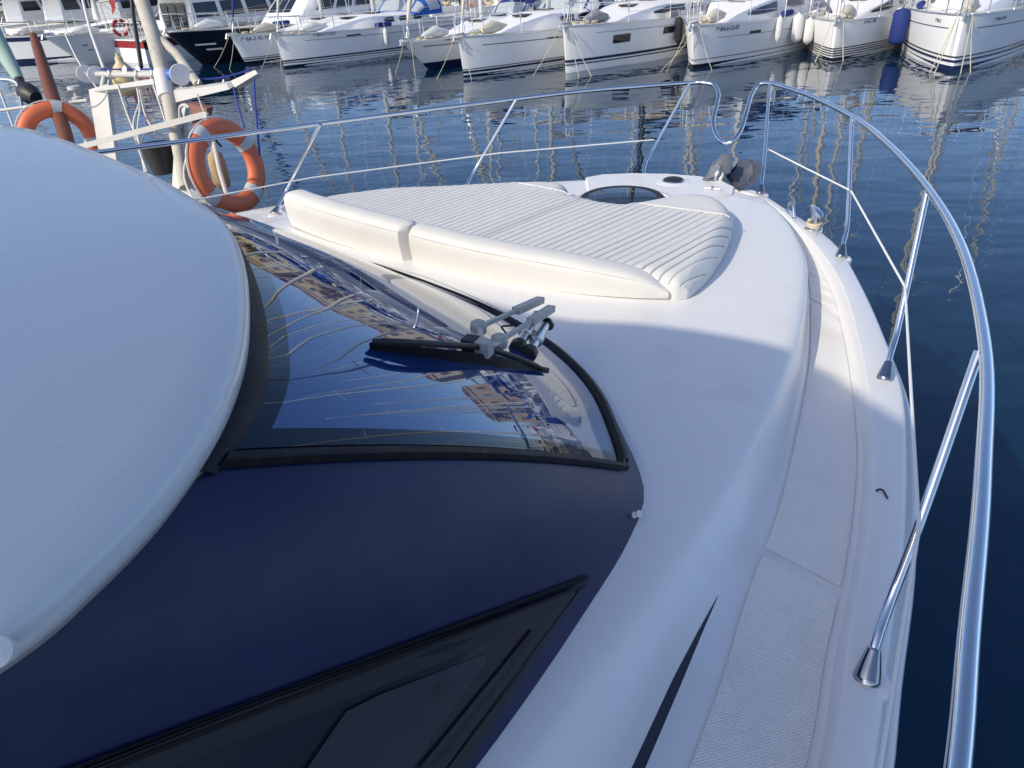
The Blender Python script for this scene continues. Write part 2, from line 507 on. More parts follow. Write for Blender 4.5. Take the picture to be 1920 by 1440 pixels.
def hit(px, py, off=0):
    d = (BMI.to_3x3() @ ray(px, py)).normalized()
    loc, n, i, ds = BV.ray_cast(CAML, d)
    if loc is None:
        return aL(px, py, 1.9)
    if n.z < 0: n = -n
    return loc + n * off
# glass
gl = MB(); nu, nv = 72, 26
def gp(i, j, off):
    u = -UC + 2 * UC * i / nu; v0 = vl(u)
    return patch(u, v0 + (.985 - v0) * j / nv, off)
for i in range(nu):
    for j in range(nv):
        fr = i < 1 or i >= nu - 1 or j >= nv - 1 or j < 1
        gl.add([gp(i, j, .006), gp(i + 1, j, .006), gp(i + 1, j + 1, .006), gp(i, j + 1, .006)], [(0, 1, 2, 3)], 1 if fr else 0)
gl.obj('windscreen', ['windscreen_glass', 'windscreen_frit'], Y, 60)
# rubber gaskets round the glass
def strip(uv_a, uv_b, h0, h1, name, m, parent=Y):
    ra = [patch(*q, h0) for q in uv_a]; rb = [patch(*q, h0) for q in uv_b]
    ma = [patch(q[0] + (w[0] - q[0]) * .25, q[1] + (w[1] - q[1]) * .25, h1) for q, w in zip(uv_a, uv_b)]
    mb = [patch(q[0] + (w[0] - q[0]) * .75, q[1] + (w[1] - q[1]) * .75, h1) for q, w in zip(uv_a, uv_b)]
    return MB().grid([ra, ma, mb, rb]).obj(name, m, parent, 60)
ul = np.linspace(-UC, UC, 90)
strip([(u, vl(u) - .020) for u in ul], [(u, vl(u) + .012) for u in ul], .003, .022, 'lower_gasket', 'rubber')
for sg in (1, -1):
    q = np.linspace(vl(UC) - .012, .99, 30)
    strip([(sg * (UC + .0015), v) for v in q], [(sg * (UC + .024), v - .004) for v in q], .003, .016, 'side_gasket', 'rubber')
ut = np.linspace(-UC - .03, UC + .03, 80)
strip([(u, .982) for u in ut], [(u, 1.04) for u in ut], .004, .014, 'upper_gasket', 'rubber')
# side window set into the navy panel
def surf_poly(pxs, off, name, m, parent=Y, thick=0):
    p = [hit(x, y, off) for x, y in pxs]
    o = MB(); o.add(p, [tuple(range(len(p)))])
    if thick:
        q = [hit(x, y, off - thick) for x, y in pxs]; n = len(p)
        o.grid([q + [q[0]], p + [p[0]]])
    return o.obj(name, m, parent, 30)
def lerp2(a, b, n): return [(a[0] + (b[0] - a[0]) * i / n, a[1] + (b[1] - a[1]) * i / n) for i in range(n + 1)]
def band(pa, pb, off, name, m, parent=Y, n=16):
    A_ = [hit(*p, off) for p in lerp2(*pa, n)]; B_ = [hit(*p, off) for p in lerp2(*pb, n)]
    o = MB(); Am = [(x * .8 + y * .2) + Vector((0, 0, .004)) for x, y in zip(A_, B_)]; Bm = [(x * .2 + y * .8) + Vector((0, 0, .004)) for x, y in zip(A_, B_)]
    o.grid([A_, Am, Bm, B_]); return o.obj(name, m, parent, 50)
win = surf_poly([(1085, 1098), (800, 1196), (500, 1302), (180, 1425), (-150, 1560), (300, 1700), (620, 1600), (830, 1440), (960, 1262)], .012, 'side_window', 'grey_glass')
surf_poly([(1072, 1104), (800, 1200), (500, 1306), (180, 1429), (-150, 1560), (-60, 1600), (200, 1478), (520, 1356), (800, 1246), (985, 1168), (1030, 1140)], .016, 'window_channel', 'black_plastic', win)
surf_poly([(560, 1445), (640, 1330), (700, 1300), (800, 1262), (905, 1222), (900, 1240), (850, 1310), (760, 1440), (700, 1480), (560, 1480)], .014, 'window_blind', 'blind', win)
band(((1104, 1076), (-150, 1542)), ((1100, 1086), (-150, 1556)), .006, 'upper_trim', 'rubber', win)
band(((1092, 1093), (-150, 1562)), ((1085, 1100), (-150, 1570)), .017, 'inner_trim', 'rubber', win)
band(((985, 1180), (770, 1440)), ((1000, 1186), (800, 1440)), .017, 'sliding_pane_edge', 'black', win)
band(((1102, 1080), (800, 1475)), ((1072, 1116), (835, 1475)), .015, 'lower_trim', 'black_plastic', win)
# snap fasteners
for px, py in ((1188, 966),):
    p = hit(px, py, 0)
    Mx = Matrix.Translation(p) @ Vector((.75, .1, .6)).to_track_quat('Z', 'Y').to_matrix().to_4x4()
    MB().lathe([(.009, 0), (.009, .004), (.005, .006), (.005, .016), (.010, .018), (.010, .023), (.004, .026), (.001, .026)], 16, Mx).obj('snap_fastener', 'fender_white', Y)

# --- cabin roof
ro = [(0, -2.672), (.12, -2.682), (.65, -2.757), (.99, -2.87), (1.37, -3.058), (1.60, -3.215), (1.75, -3.37), (1.83, -3.50), (1.87, -3.62), (1.93, -4.2), (1.95, -6), (1.95, -8.5)]
rp = [(0, -2.672), (-.2, -2.668), (-.5, -2.66), (-1.1, -2.665), (-1.6, -2.74), (-1.88, -2.95), (-2.0, -3.4), (-2.02, -4.2), (-2.02, -6), (-2.02, -8.5)]
st_c = cr(ro, 140); po_c = cr(rp, 140)
outl = [tuple(p) for p in po_c[::-1]] + [tuple(p) for p in st_c[1:]]
def zo(x): return .02 * min(1, max(0, -x / 1.7))
def rc(p, k, z):
    c = Vector((0, -5.6)); q = Vector((p[0], p[1]))
    d = (c - q)
    return (q.x + d.x * k, q.y + d.y * k, z + zo(p[0]) * (1 - k))
def inset(p, w, z):
    c = Vector((0, max(p[1] - .5, -7) if abs(p[0]) > 1.2 else -5.6)); q = Vector((p[0], p[1])); d = (c - q).normalized()
    return (q.x + d.x * w, q.y + d.y * w, z + zo(p[0]))
rings = [[inset(p, .10, 2.45) for p in outl], [inset(p, .03, 2.462) for p in outl], [inset(p, .006, 2.492) for p in outl], [inset(p, 0, 2.512) for p in outl], [inset(p, .006, 2.531) for p in outl], [inset(p, .022, 2.544) for p in outl]]
for k, z in ((.03, 2.555), (.08, 2.570), (.16, 2.585), (.3, 2.605), (.5, 2.62), (.75, 2.63), (1.0, 2.635)):
    rings.append([rc(p, k, z) for p in outl])
rf = MB().grid(rings).obj('cabin_roof', 'roof_white', Y, 60)
p = aL(4, 1222, 2.522)
Mx = Matrix.Translation(p) @ Vector((.6, -.3, .7)).to_track_quat('Z', 'Y').to_matrix().to_4x4()
MB().lathe([(.012, -.01), (.012, .006), (.016, .008), (.016, .014), (.006, .017), (.002, .014)], 18, Mx).obj('snap_fastener', 'fender_white', rf)

# --- unseen bimini added behind the camera, front edge shaped to shade the near deck
sL = BMI.to_3x3() @ SUN
BZ = 5.3
def up_sun(S, Fv, Z):
    t = (BZ - Z) / sL.z
    return Vector((S + sL.x * t, Fv + sL.y * t, BZ))
edge = [(-3.0, -1.62, 1.75), (-1.4, -1.62, 1.75), (-.4, -1.62, 1.75), (.3, -1.60, 1.76), (.79, -1.52, 1.76), (1.1, -1.34, 1.76), (1.4, -1.22, 1.755), (1.68, -1.16, 1.74), (2.0, -1.27, 1.70), (2.4, -1.45, 1.70), (3.0, -1.9, 1.7), (3.4, -2.4, 1.7)]
fe = cr([up_sun(*q) for q in edge], 40)
be = [Vector((p.x, -8.7, BZ + .02)) for p in fe]
shade_top = MB()
rows = [[p.lerp(q, k / 6) + Vector((0, 0, .12 * math.sin(math.pi * k / 6))) for p, q in zip(fe, be)] for k in range(7)]
shade_top.grid(rows); shade_top.grid([[p + Vector((0, 0, .03)) for p in r] for r in rows])
shade_top.grid([fe, [p + Vector((0, 0, .03)) for p in fe]])
bo = shade_top.obj('bimini_top', 'cream_canvas', Y)
for x in (-1.6, 1.5):
    for yy in (-6.2, -8.8):
        MB().tube([(x, yy, 2.45), (x * 1.05, yy - .1, 5.36)], .016, 8).obj('bimini_pole', 'steel', bo)

# --- rails
RT = .0145
def arc_pts(pts, n): return cr(pts, n)
sb = [(2.78, -5.2, 2.27), (2.76, -4.0, 2.27), (2.70, -3.3, 2.27)] + [tuple(aL(x, y, 2.27)) for x, y in ((1797, 1440), (1817, 1200), (1843, 900), (1847, 650), (1802, 460), (1735, 347), (1660, 266), (1600, 220), (1520, 180), (1455, 158))]
dip = [(1440, 156, 2.268), (1424, 158, 2.255), (1410, 176, 2.21), (1399, 212, 2.13), (1388, 246, 2.05), (1372, 266, 2.00), (1356, 267, 1.99), (1342, 252, 2.02), (1337, 228, 2.08), (1344, 196, 2.16), (1347, 176, 2.21), (1338, 159, 2.25), (1318, 155, 2.262)]
pr = [(1300, 155), (1200, 162), (1100, 170), (970, 185), (800, 206), (600, 232), (400, 258), (150, 290)]
pts = [Vector(p) for p in sb] + [aL(*p) for p in dip] + [aL(x, y, 2.26) for x, y in pr]
e0 = pts[-1]; e1 = pts[-3]
pts += [e0 + (e0 - e1).normalized() * .6 + Vector((.05, 0, 0)), Vector((-2.66, -4.4, 2.26))]
MB().tube(cr(pts, 220), RT, 14).obj('top_rail', 'steel', Y, 80)
def stanchion(path, lab=None):
    o = MB(); o.tube(cr(path, 14) if len(path) > 2 else path, .0115, 12); s_ = o.obj('stanchion', 'steel', Y, 80)
    b = Vector(path[0]); d = (Vector(path[1]) - b).normalized()
    Mx = Matrix.Translation(b - d * .004) @ d.to_track_quat('Z', 'Y').to_matrix().to_4x4()
    MB().lathe([(.027, -.012), (.030, -.004), (.0295, .0), (.024, .025), (.0155, .062), (.015, .066), (.012, .068)], 20, Mx).obj('base_socket', 'socket_steel', s_, 50)
    # moulded pad under the socket
    MB().lathe([(.050, -.03), (.050, -.006), (.044, .001), (.03, .002)], 20, Matrix.Translation(b + Vector((.004, 0, -.008)))).obj('base_pad', 'gelcoat', s_, 50)
def T_(px, py, Z=2.268): return aL(px, py, Z)
S0 = aL(1626, 1268, 1.70); S1 = aL(1659, 708, 1.70); S2 = aL(1577, 480, 1.70); S3 = aL(1426, 362, 1.70)
stanchion([S0, aL(1642, 1205, 1.755), aL(1668, 1130, 1.80), aL(1725, 980, 1.95), T_(1836, 660)])
stanchion([S1, aL(1671, 660, 1.77), aL(1684, 615, 1.83), T_(1739, 358)])
stanchion([S2, aL(1584, 445, 1.77), aL(1589, 420, 1.82), T_(1597, 222)])
stanchion([S3, aL(1429, 335, 1.77), aL(1432, 310, 1.83), T_(1443, 158)])
P1 = aL(515, 400, 1.70); P2 = aL(868, 360, 1.70); P3 = aL(1205, 342, 1.70)
stanchion([P1, aL(540, 352, 1.80), T_(601, 233, 2.262)])
stanchion([P2, aL(890, 320, 1.80), T_(968, 187, 2.262)])
stanchion([P3, aL(1210, 308, 1.78), aL(1222, 285, 1.84), T_(1293, 157, 2.262)])
MB().tube([aL(1441, 280, 1.95), aL(1500, 310, 1.96), aL(1596, 358, 1.975), aL(1697, 538, 1.985), aL(1712, 800, 1.985), aL(1722, 990, 1.98), aL(1712, 1120, 1.97), aL(1690, 1250, 1.96)][:4] , .0045, 8).obj('lifeline', 'wire_white', Y)
MB().tube([aL(1697, 538, 1.985), aL(1723, 988, 1.97)], .0045, 8).obj('lifeline', 'wire_white', Y)
l0 = aL(1723, 990, 1.97)
MB().tube([l0, Vector((2.60, -3.0, 1.96)), Vector((2.64, -4.4, 1.96))], .0045, 8).obj('lifeline', 'wire_white', Y)
MB().tube([aL(1226, 262, 1.98), aL(937, 287, 1.98), aL(585, 333, 1.98), aL(350, 378, 1.98), Vector((-2.55, -3.6, 1.97))], .0045, 8).obj('lifeline', 'wire_white', Y)
for px, py in ((1441, 280), (1595, 358)):
    p = aL(px, py, 1.955 if px < 1500 else 1.975); MB().lathe([(.004, -.014), (.009, -.012), (.009, .012), (.004, .014)], 12, Matrix.Translation(p)).obj('wire_clamp', 'steel_brushed', Y)

# --- deck hatch, windlass cover, bow fittings
hc = Vector((.06, -.07, 1.80))
MB().lathe([(.335, -.05), (.335, -.012), (.325, -.004), (.30, -.002), (.285, -.02), (.262, -.024), (.0, -.024)], 48, Matrix.Translation(hc)).obj('hatch_recess', 'gelcoat', Y, 40)
ht = MB().lathe([(.258, -.024), (.256, .006), (.246, .014), (.236, .012)], 48, Matrix.Translation(hc + Vector((0, 0, .015)))).obj('deck_hatch_frame', 'black_plastic', Y, 40)
MB().lathe([(.236, .010), (.15, .016), (.0, .019)], 48, Matrix.Translation(hc + Vector((0, 0, .015)))).obj('hatch_glass', 'windscreen_frit', ht, 60)
wc = aL(1262, 343, 1.775)
wm = MB().lathe([(.17, -.06), (.165, -.02), (.14, .0), (.10, .012), (.0, .014)], 32, Matrix.Translation(wc)).obj('locker_lid_dome', 'gelcoat', Y, 50)
MB().lathe([(.064, .010), (.064, .026), (.05, .032), (.0, .034)], 28, Matrix.Translation(wc)).obj('round_vent', 'black_plastic', wm, 40)
MB().lathe([(.070, .010), (.074, .016), (.068, .022), (.060, .020)], 28, Matrix.Translation(wc)).obj('vent_ring', 'steel', wm, 40)
# bow locker lid ahead of the sunpad
lid = [(-.52, .30), (-.47, .42), (-.32, .55), (-.10, .67), (.12, .73), (.30, .71), (.44, .62), (.50, .48), (.44, .30), (.36, .14), (-.30, .05)]
lo = MB(); top = [Vector((x, y, 1.782)) for x, y in lid]
c0 = sum(top, Vector()) / len(top)
lo.loft([[p + Vector((0, 0, -.06)) for p in top], [p + Vector((0, 0, -.008)) for p in top], [p.lerp(c0, .02) for p in top]])
lo.obj('anchor_locker_lid', 'gelcoat', Y, 30)
p0 = aL(1322, 352, 1.79); p1 = aL(1350, 355, 1.79)
la = MB().tube([p0, p1], .006, 8); la.lathe([(.012, -.002), (.012, .01), (.004, .014)], 14, Matrix.Translation((p0 + p1) / 2)); la.obj('lid_latch', 'steel_brushed', Y)
# bow roller
br = MB()
for dx in (-.055, .055):
    br.prism([(dx + .25, .80, 1.70), (dx + .25, 1.04, 1.71), (dx + .25, 1.10, 1.77), (dx + .25, 1.0, 1.80), (dx + .25, .84, 1.74)], (.008, 0, 0))
br.box((.254, .92, 1.712), (.11, .26, .008)); br.tube([(.195, 1.05, 1.755), (.313, 1.05, 1.755)], .022, 12)
br.obj('bow_roller', 'steel_brushed', Y)
# bow chock, mooring cleat
def chock(p, rz):
    m = MB(); Mx = Matrix.Translation(p) @ Matrix.Rotation(rz, 4, 'Z')
    m.tube([Mx @ Vector(q) for q in cr([(-.055, 0, 0), (-.048, 0, .045), (-.02, 0, .066), (.0, 0, .068), (.028, 0, .062), (.052, 0, .035), (.075, 0, .004)], 16)], .0085, 10)
    m.box(Mx @ Vector((.01, 0, .003)), (.17, .035, .008), rz); m.obj('fairlead', 'steel', Y)
chock(aL(1482, 402, 1.70), R(-48))
cb = aL(1525, 428, 1.70)
cm = Matrix.Translation(cb) @ Matrix.Rotation(R(-50), 4, 'Z')
cl = MB(); cl.tube([cm @ Vector(q) for q in ((-.105, 0, .092), (-.075, 0, .099), (0, 0, .10), (.075, 0, .099), (.105, 0, .092))], [.010, .018, .020, .018, .010], 12)
for x in (-.025, .025): cl.tube([cm @ Vector((x, 0, 0)), cm @ Vector((x, 0, .095))], .0135, 10)
cl.lathe([(.05, -.03), (.05, .0), (.045, .004)], 20, cm); clo = cl.obj('mooring_cleat', 'steel', Y, 60)
hx = [cm @ Vector((.046 * math.cos(t), .034 * math.sin(t), .010 + .0016 * t)) for t in np.linspace(0, 2 * math.pi * 2.6, 60)]
tag(MB().tube([BM @ q for q in hx], .0085, 8).obj('mooring_rope', 'rope'), 'tan rope wound round the steel cleat on the starboard bow', 'rope')
# loose black cord end on the gunwale
hk = [aL(x, y, 1.704) for x, y in ((1643, 920), (1650, 917), (1657, 921), (1660, 927), (1664, 934))]
tag(MB().tube([BM @ q for q in cr(hk, 14)], .0028, 6).obj('cord_scrap', 'black'), 'tiny black scrap of cord lying on the white gunwale', 'cord')
# rub strake
for sg in (1, -1):
    pth = []
    for u in np.arange(.3, 16, .25):
        o = np.array(fO(u)); c = np.array(fO(u)) - np.array(fC(u)); c /= np.linalg.norm(c)
        q = o + c * .02; pth.append((shear(sg * q[0], q[1]), q[1], 1.625))
    MB().tube(pth, .016, 8).obj('rub_strake', 'gelcoat', Y, 70)

# --- windscreen wiper
wip = bpy.data.objects.new('windscreen_wiper', None); col.objects.link(wip); wip.parent = Y
def ab(px, py, h):
    q = hit(px, py); return aL(px, py, q.z + h)
bl = [ab(698, 650, .012), ab(780, 662, .014), ab(860, 676, .015), ab(950, 690, .014), ab(1026, 700, .012)]
tp = [ab(697, 641, .030), ab(780, 652, .045), ab(862, 660, .055), ab(950, 674, .045), ab(1027, 692, .030)]
m = MB(); m.grid([[p + Vector((0, -.008, -.012)) for p in bl], [p + Vector((0, -.008, 0)) for p in tp], [p + Vector((0, .008, 0)) for p in tp], [p + Vector((0, .008, -.012)) for p in bl]]); m.obj('wiper_blade', 'rubber', wip, 40)
MB().tube(cr([ab(700, 640, .04), ab(760, 642, .06), ab(830, 646, .072), ab(905, 652, .075), ab(960, 668, .062), ab(1024, 694, .035)], 24), [.006] + [.009] * 21 + [.007, .004], 10).obj('blade_bridge', 'black_plastic', wip, 60)
q0 = ab(905, 652, .08)
MB().box(q0, (.05, .035, .045), R(20)).obj('blade_clamp', 'grey_metal', wip)
MB().box(q0 + Vector((-.035, -.012, .0)), (.04, .04, .05), R(20)).obj('clamp_block', 'black', wip)
q1 = ab(908, 632, .10)
MB().beam(ab(888, 626, .10), ab(938, 648, .085), .03, .006).obj('clamp_plate', 'grey_metal', wip)
def arm(a, b, post_px, base_px):
    h0 = aL(a[0], a[1], a[2]); h1 = ab(b[0], b[1], b[2]); mid = h0.lerp(h1, .45)
    m = MB(); m.beam(h0, mid, .030, .024); m.beam(mid, h1, .015, .012); m.obj('wiper_arm', 'grey_metal', wip, 30)
    mm = MB(); mm.lathe([(.012, -.024), (.024, -.018), (.027, .0), (.023, .018), (.012, .024)], 14, Matrix.Translation(h1)); mm.obj('ball_joint', 'grey_metal', wip, 50)
    pt = aL(*post_px); bs = ab(*base_px); ax = (pt - bs).normalized()
    m = MB(); m.tube([bs, bs.lerp(pt, .35), bs.lerp(pt, .36), bs.lerp(pt, .5), bs.lerp(pt, .51), pt], [.016, .016, .023, .023, .017, .017], 14); m.obj('wiper_spindle', 'steel_brushed', wip, 40)
    m = MB(); m.lathe([(.012, -.03), (.030, -.022), (.030, .012), (.018, .02), (.01, .02)], 8, Matrix.Translation(bs) @ ax.to_track_quat('Z', 'Y').to_matrix().to_4x4()); m.obj('spindle_nut', 'black_plastic', wip, 30)
arm((1014, 562, 2.00), (897, 614, .10), (1005, 590, 1.965), (972, 650, .03))
arm((1034, 578, 1.99), (936, 640, .09), (1026, 605, 1.955), (992, 662, .03))
MB().tube([ab(899, 618, .10), q0], .010, 8).obj('arm_link', 'grey_metal', wip)
MB().tube([ab(937, 644, .088), q0 + Vector((.02, .0, .01))], .008, 8).obj('arm_link', 'grey_metal', wip)
MB().lathe([(.022, -.02), (.026, -.006), (.014, .016), (.006, .02)], 10, Matrix.Translation(aL(1026, 606, 1.96))).obj('spindle_boot', 'black', wip)
MB().tube([aL(940, 612, 1.93), aL(962, 610, 1.93)], .004, 6).obj('washer_nozzle', 'black', wip)
MB().tube(cr([aL(700, 492, 1.775), aL(800, 520, 1.785), aL(900, 562, 1.80), aL(950, 588, 1.86)], 20), .0025, 6).obj('washer_hose', 'piping', wip)
# ------------------------------------------------------------------ cushions
CR = BM
def wcurve(L_): return [BM @ Vector(p) for p in L_]
fr_ctrl = {}
def pad_half(sg, label):
    # boundaries in the yacht frame: front and aft limit of the pad for each S
    if sg > 0:
        front = crf([(0, (-.30,)), (.14, (-.31,)), (.25, (-.24,)), (.32, (-.10,)), (.40, (.06,)), (.48, (.11,)), (.62, (.11,)), (.70, (.05,)), (.84, (-.13,)), (.93, (-.33,)), (1.02, (-.58,)), (1.08, (-.80,)), (1.105, (-.95,))])
        aft = crf([(0, (-1.35,)), (.3, (-1.31,)), (.73, (-1.16,)), (.92, (-1.06,)), (1.02, (-1.04,)), (1.07, (-1.03,)), (1.105, (-.99,))]); smax = 1.105
        pip = lambda S: -.28 + (S - .34) * .17
    else:
        front = crf([(0, (-.30,)), (.12, (-.30,)), (.20, (-.25,)), (.32, (-.14,)), (.45, (-.16,)), (.68, (-.32,)), (.98, (-.60,)), (1.28, (-.94,)), (1.40, (-1.18,)), (1.44, (-1.34,))])
        aft = crf([(0, (-1.35,)), (.3, (-1.39,)), (1.0, (-1.42,)), (1.44, (-1.42,))]); smax = 1.44
        pip = lambda S: -.33 - S * .02
    Ss = list(np.arange(.005, smax, .003)); ZT = 1.885
    rows = []
    for S in Ss:
        f1 = float(front(S)[0]); f0 = float(aft(S)[0])
        if f1 < f0 + .01: f1 = f0 + .01
        r = []
        ts = [0, .012, .03, .06] ; L = f1 - f0
        fl = [f0 + min(t, L * .2) for t in ts] + list(np.linspace(f0 + min(.1, L * .25), f1 - min(.1, L * .25), 22)) + [f1 - min(t, L * .2) for t in ts[::-1]]
        slope = abs(float(front(min(S + .02, smax))[0]) - float(front(max(S - .02, 0))[0])) / .04
        ca = 1 / math.sqrt(1 + slope * slope)
        for f in fl:
            dd = min((f1 - f) * ca, smax - S + .004, S if S > .02 else S)
            de = min((f1 - f) * ca, smax - S + .004, f - f0 + .02)
            z = ZT - .055 * max(0, 1 - de / .085) ** 2.2 - .028 * max(0, 1 - S / .022) ** 2
            ph = ((S + .012) / .0475) % 1.0
            if f < pip(S):
                gd = min(ph, 1 - ph) * .0475
                z += (-.0105 * math.exp(-(gd / .0030) ** 2) + .002 * math.sin(math.pi * ph)) * (.25 + .75 * min(1, de / .09))
            if sg > 0: z -= .030 * min(1, max(0, (S - .75) / .35)) ** 2 * min(1, max(0, (-.6 - f) / .4))
            if abs(f - pip(S)) < .012: z += .003
            z += .006 * math.exp(-((f + .7) / .4) ** 2) * math.sin(S * 5 + 1)
            r.append((sg * S, f, z))
        r = [(sg * S, f0, 1.765)] + r + [(sg * S, f1, 1.765)]
        rows.append(r)
    m = MB()
    for j in range(len(rows) - 1):
        ph = ((Ss[j] + .0015 + .012) / .0475) % 1.0
        gd = min(ph, 1 - ph) * .0475
        r0, r1 = rows[j], rows[j + 1]
        for i_ in range(len(r0) - 1):
            st = gd < .0024 and (r0[i_][1] + r0[i_ + 1][1]) / 2 < pip(Ss[j]) and 0 < i_ < len(r0) - 2
            m.add([r0[i_], r1[i_], r1[i_ + 1], r0[i_ + 1]], [(0, 1, 2, 3)], 1 if st else 0)
    m.add(rows[0] , [tuple(range(len(rows[0])))]); m.add(rows[-1], [tuple(range(len(rows[-1])))])
    m.v = [tuple(BM @ Vector(p)) for p in m.v]
    o = m.obj('sunpad_cushion', ['vinyl', 'stitch'], None, 40, loc=BM @ Vector((sg * .5, -.7, 1.765)))
    tag(o, label, 'cushion')
    pp = [BM @ Vector((sg * S, pip(S), ZT + .004 - .055 * max(0, 1 - (float(front(S)[0]) - pip(S)) / .085) ** 2.2)) for S in np.arange(.34 if sg > 0 else .12, .87 if sg > 0 else .56, .03)]
    m = MB().tube([p - o.location for p in pp], .0035, 6); q = m.obj('piping', 'vinyl', o)
    return o
pad_half(1, 'white quilted sunpad half nearest the starboard side deck')
pad_half(-1, 'white quilted sunpad half on the far port side of the seam')
bk = crf([(0, (-1.42, -1.46)), (.1, (-1.40, -1.50)), (.25, (-1.02, -1.53)), (.5, (-.28, -1.475)), (.65, (.21, -1.405)), (.8, (.70, -1.25)), (.9, (.92, -1.14)), (1.0, (1.06, -1.045))])
zt = crf([(0, (1.955,)), (.05, (1.965,)), (.5, (1.965,)), (.65, (1.95,)), (.78, (1.925,)), (.88, (1.888,)), (.95, (1.85,)), (1.0, (1.80,))])
def backrest(t0, t1, label):
    n = 60; rings = []
    for i in range(n + 1):
        t = t0 + (t1 - t0) * i / n
        p = np.array(bk(t)); d = np.array(bk(min(t + .004, 1.0))) - np.array(bk(max(t - .004, 0))); d /= np.linalg.norm(d)
        nf = np.array((-d[1], d[0]))            # forward
        h = float(zt(t)[0]); b = 1.772
        ed = min((t - t0), (t1 - t)) * 2.7
        k = 1 - .55 * max(0, 1 - ed / .025) ** 2.2
        rr = max(0, 1 - ed / .03)
        H = (h - b); W = .145
        prof = [(0.004, 0), (-.004, .3), (-.008, .6), (-.004, .80), (.010, .92), (.030, .975), (.055, .995), (.080, 1.0), (.105, .985), (.125, .95), (.138, .88), (.142, .7), (.142, .3), (.140, 0)]
        sm = .004 * math.sin(t * 60) * .4
        ring = []
        for x, z in prof:
            x2 = W / 2 + (x - W / 2) * k; z2 = b + H * (z if z < .5 else .5 + (z - .5) * (1 - .10 * rr ** 2))
            q = p + nf * (x2 + sm * (z > .3)); ring.append(BM @ Vector((q[0], q[1], z2)))
        rings.append(ring)
    m = MB().loft(rings)
    c = BM @ Vector((*bk((t0 + t1) / 2), 1.772))
    o = m.obj('backrest_cushion', 'vinyl_cream', None, 50, loc=c)
    tag(o, label, 'cushion')
    seam = []
    for i in range(1, n):
        t = t0 + (t1 - t0) * i / n
        p = np.array(bk(t)); h = float(zt(t)[0]); seam.append((BM @ Vector((p[0] + .001, p[1] - .004, 1.772 + (h - 1.772) * .84))) - o.location)
    MB().tube(seam, .0025, 6).obj('seam_piping', 'vinyl_cream', o)
backrest(.012, .498, 'short cream backrest bolster on the port side of the sunpad')
backrest(.506, .998, 'long cream backrest bolster curving to a point on starboard')

# --- anchor in the bow roller
an = empty('anchor', BM @ Vector((.1, 1.1, 1.80)), -HEAD, 'grey steel plough anchor stowed in the bow roller', 'anchor')
ani = (BM @ Matrix.Translation((.1, 1.1, 1.80))).inverted() @ BM
def AN(px, py, z): return ani @ aL(px, py, z)
sh = [AN(1313, 342, 1.77), AN(1338, 306, 1.88), AN(1352, 289, 1.93), AN(1367, 291, 1.93), AN(1363, 325, 1.84), AN(1356, 322, 1.84), AN(1352, 320, 1.84), AN(1330, 338, 1.79)]
m = MB().prism(sh, (.018, .012, 0)); m.obj('shank', 'anchor_steel', an, 30)
fl = [AN(1360, 330, 1.80), AN(1385, 304, 1.84), AN(1400, 298, 1.86), AN(1411, 308, 1.85), AN(1412, 325, 1.80), AN(1400, 345, 1.75), AN(1378, 352, 1.73)]
c0 = sum(fl, Vector()) / len(fl)
m = MB(); inn = [p.lerp(c0, .5) + Vector((-.03, -.03, -.03)) for p in fl]
m.grid([fl + [fl[0]], inn + [inn[0]]]); m.add(inn, [tuple(range(len(inn)))]); m.prism([p + Vector((.02, .02, .0)) for p in fl], (.012, .012, -.004)); m.obj('fluke', 'anchor_steel', an, 30)
fl2 = [AN(1327, 335, 1.80), AN(1332, 312, 1.86), AN(1342, 300, 1.89), AN(1350, 312, 1.87), AN(1345, 330, 1.82)]
MB().prism(fl2, (.01, .03, .0)).obj('fluke', 'galvanized', an, 30)
MB().tube(cr([AN(1340, 336, 1.79), AN(1344, 326, 1.83), AN(1350, 320, 1.84), AN(1354, 327, 1.82), AN(1350, 338, 1.79)], 14), .011, 8).obj('lashing', 'rope_white', an)
# ------------------------------------------------------------------ neighbouring fishing boat on the port side
def kid(m, name, mt, parent, sharp=40):
    o = Vector(parent.matrix_basis.translation)
    m.v = [tuple(Vector(p) - o) for p in m.v]
    return m.obj(name, mt, parent, sharp)
fbl = BM @ Vector((-4.4, -3.5, 0))
fish = empty('fishing_boat', fbl, 0, 'small white fishing boat with gallows frame and wooden mast beside the yacht', 'fishing boat')
ol = [(-3.15, -6.5), (-3.05, -4.5), (-3.05, -2.4), (-3.2, -1.55), (-3.6, -1.12), (-4.1, -.95), (-4.7, -.98), (-5.2, -1.2), (-5.55, -1.7), (-5.7, -2.6), (-5.75, -4.5), (-5.65, -6.5)]
oc = [Vector((p[0], p[1])) for p in cr(ol, 50)]
def olz(k, z): 
    c = Vector((-4.4, -4.2)); return [BM @ Vector((c.x + (p.x - c.x) * k, c.y + (p.y - c.y) * k, z)) for p in oc]
kid(MB().loft([olz(.80, -.3), olz(.88, .1), olz(.95, .7), olz(1.0, 1.25), olz(1.015, 1.34), olz(1.0, 1.42), olz(.975, 1.42), olz(.965, 1.36)]), 'hull', 'old_white', fish, 50)
kid(MB().add(olz(.97, 1.37), [tuple(range(50))]), 'deck', 'old_white', fish)
def D3(*a): return dep(*a)
def plate(pxs, D0, D1, th, name, mt='old_white'):
    """upright plate drawn through pixels, depth graded left to right"""
    xs = [p[0] for p in pxs]; x0, x1 = min(xs), max(xs)
    P = [dep(x, y, D0 + (D1 - D0) * (x - x0) / max(1, x1 - x0)) for x, y in pxs]
    n = (P[1] - P[0]).cross(P[2] - P[0]).normalized()
    return kid(MB().prism(P, n * th), name, mt, fish, 20)
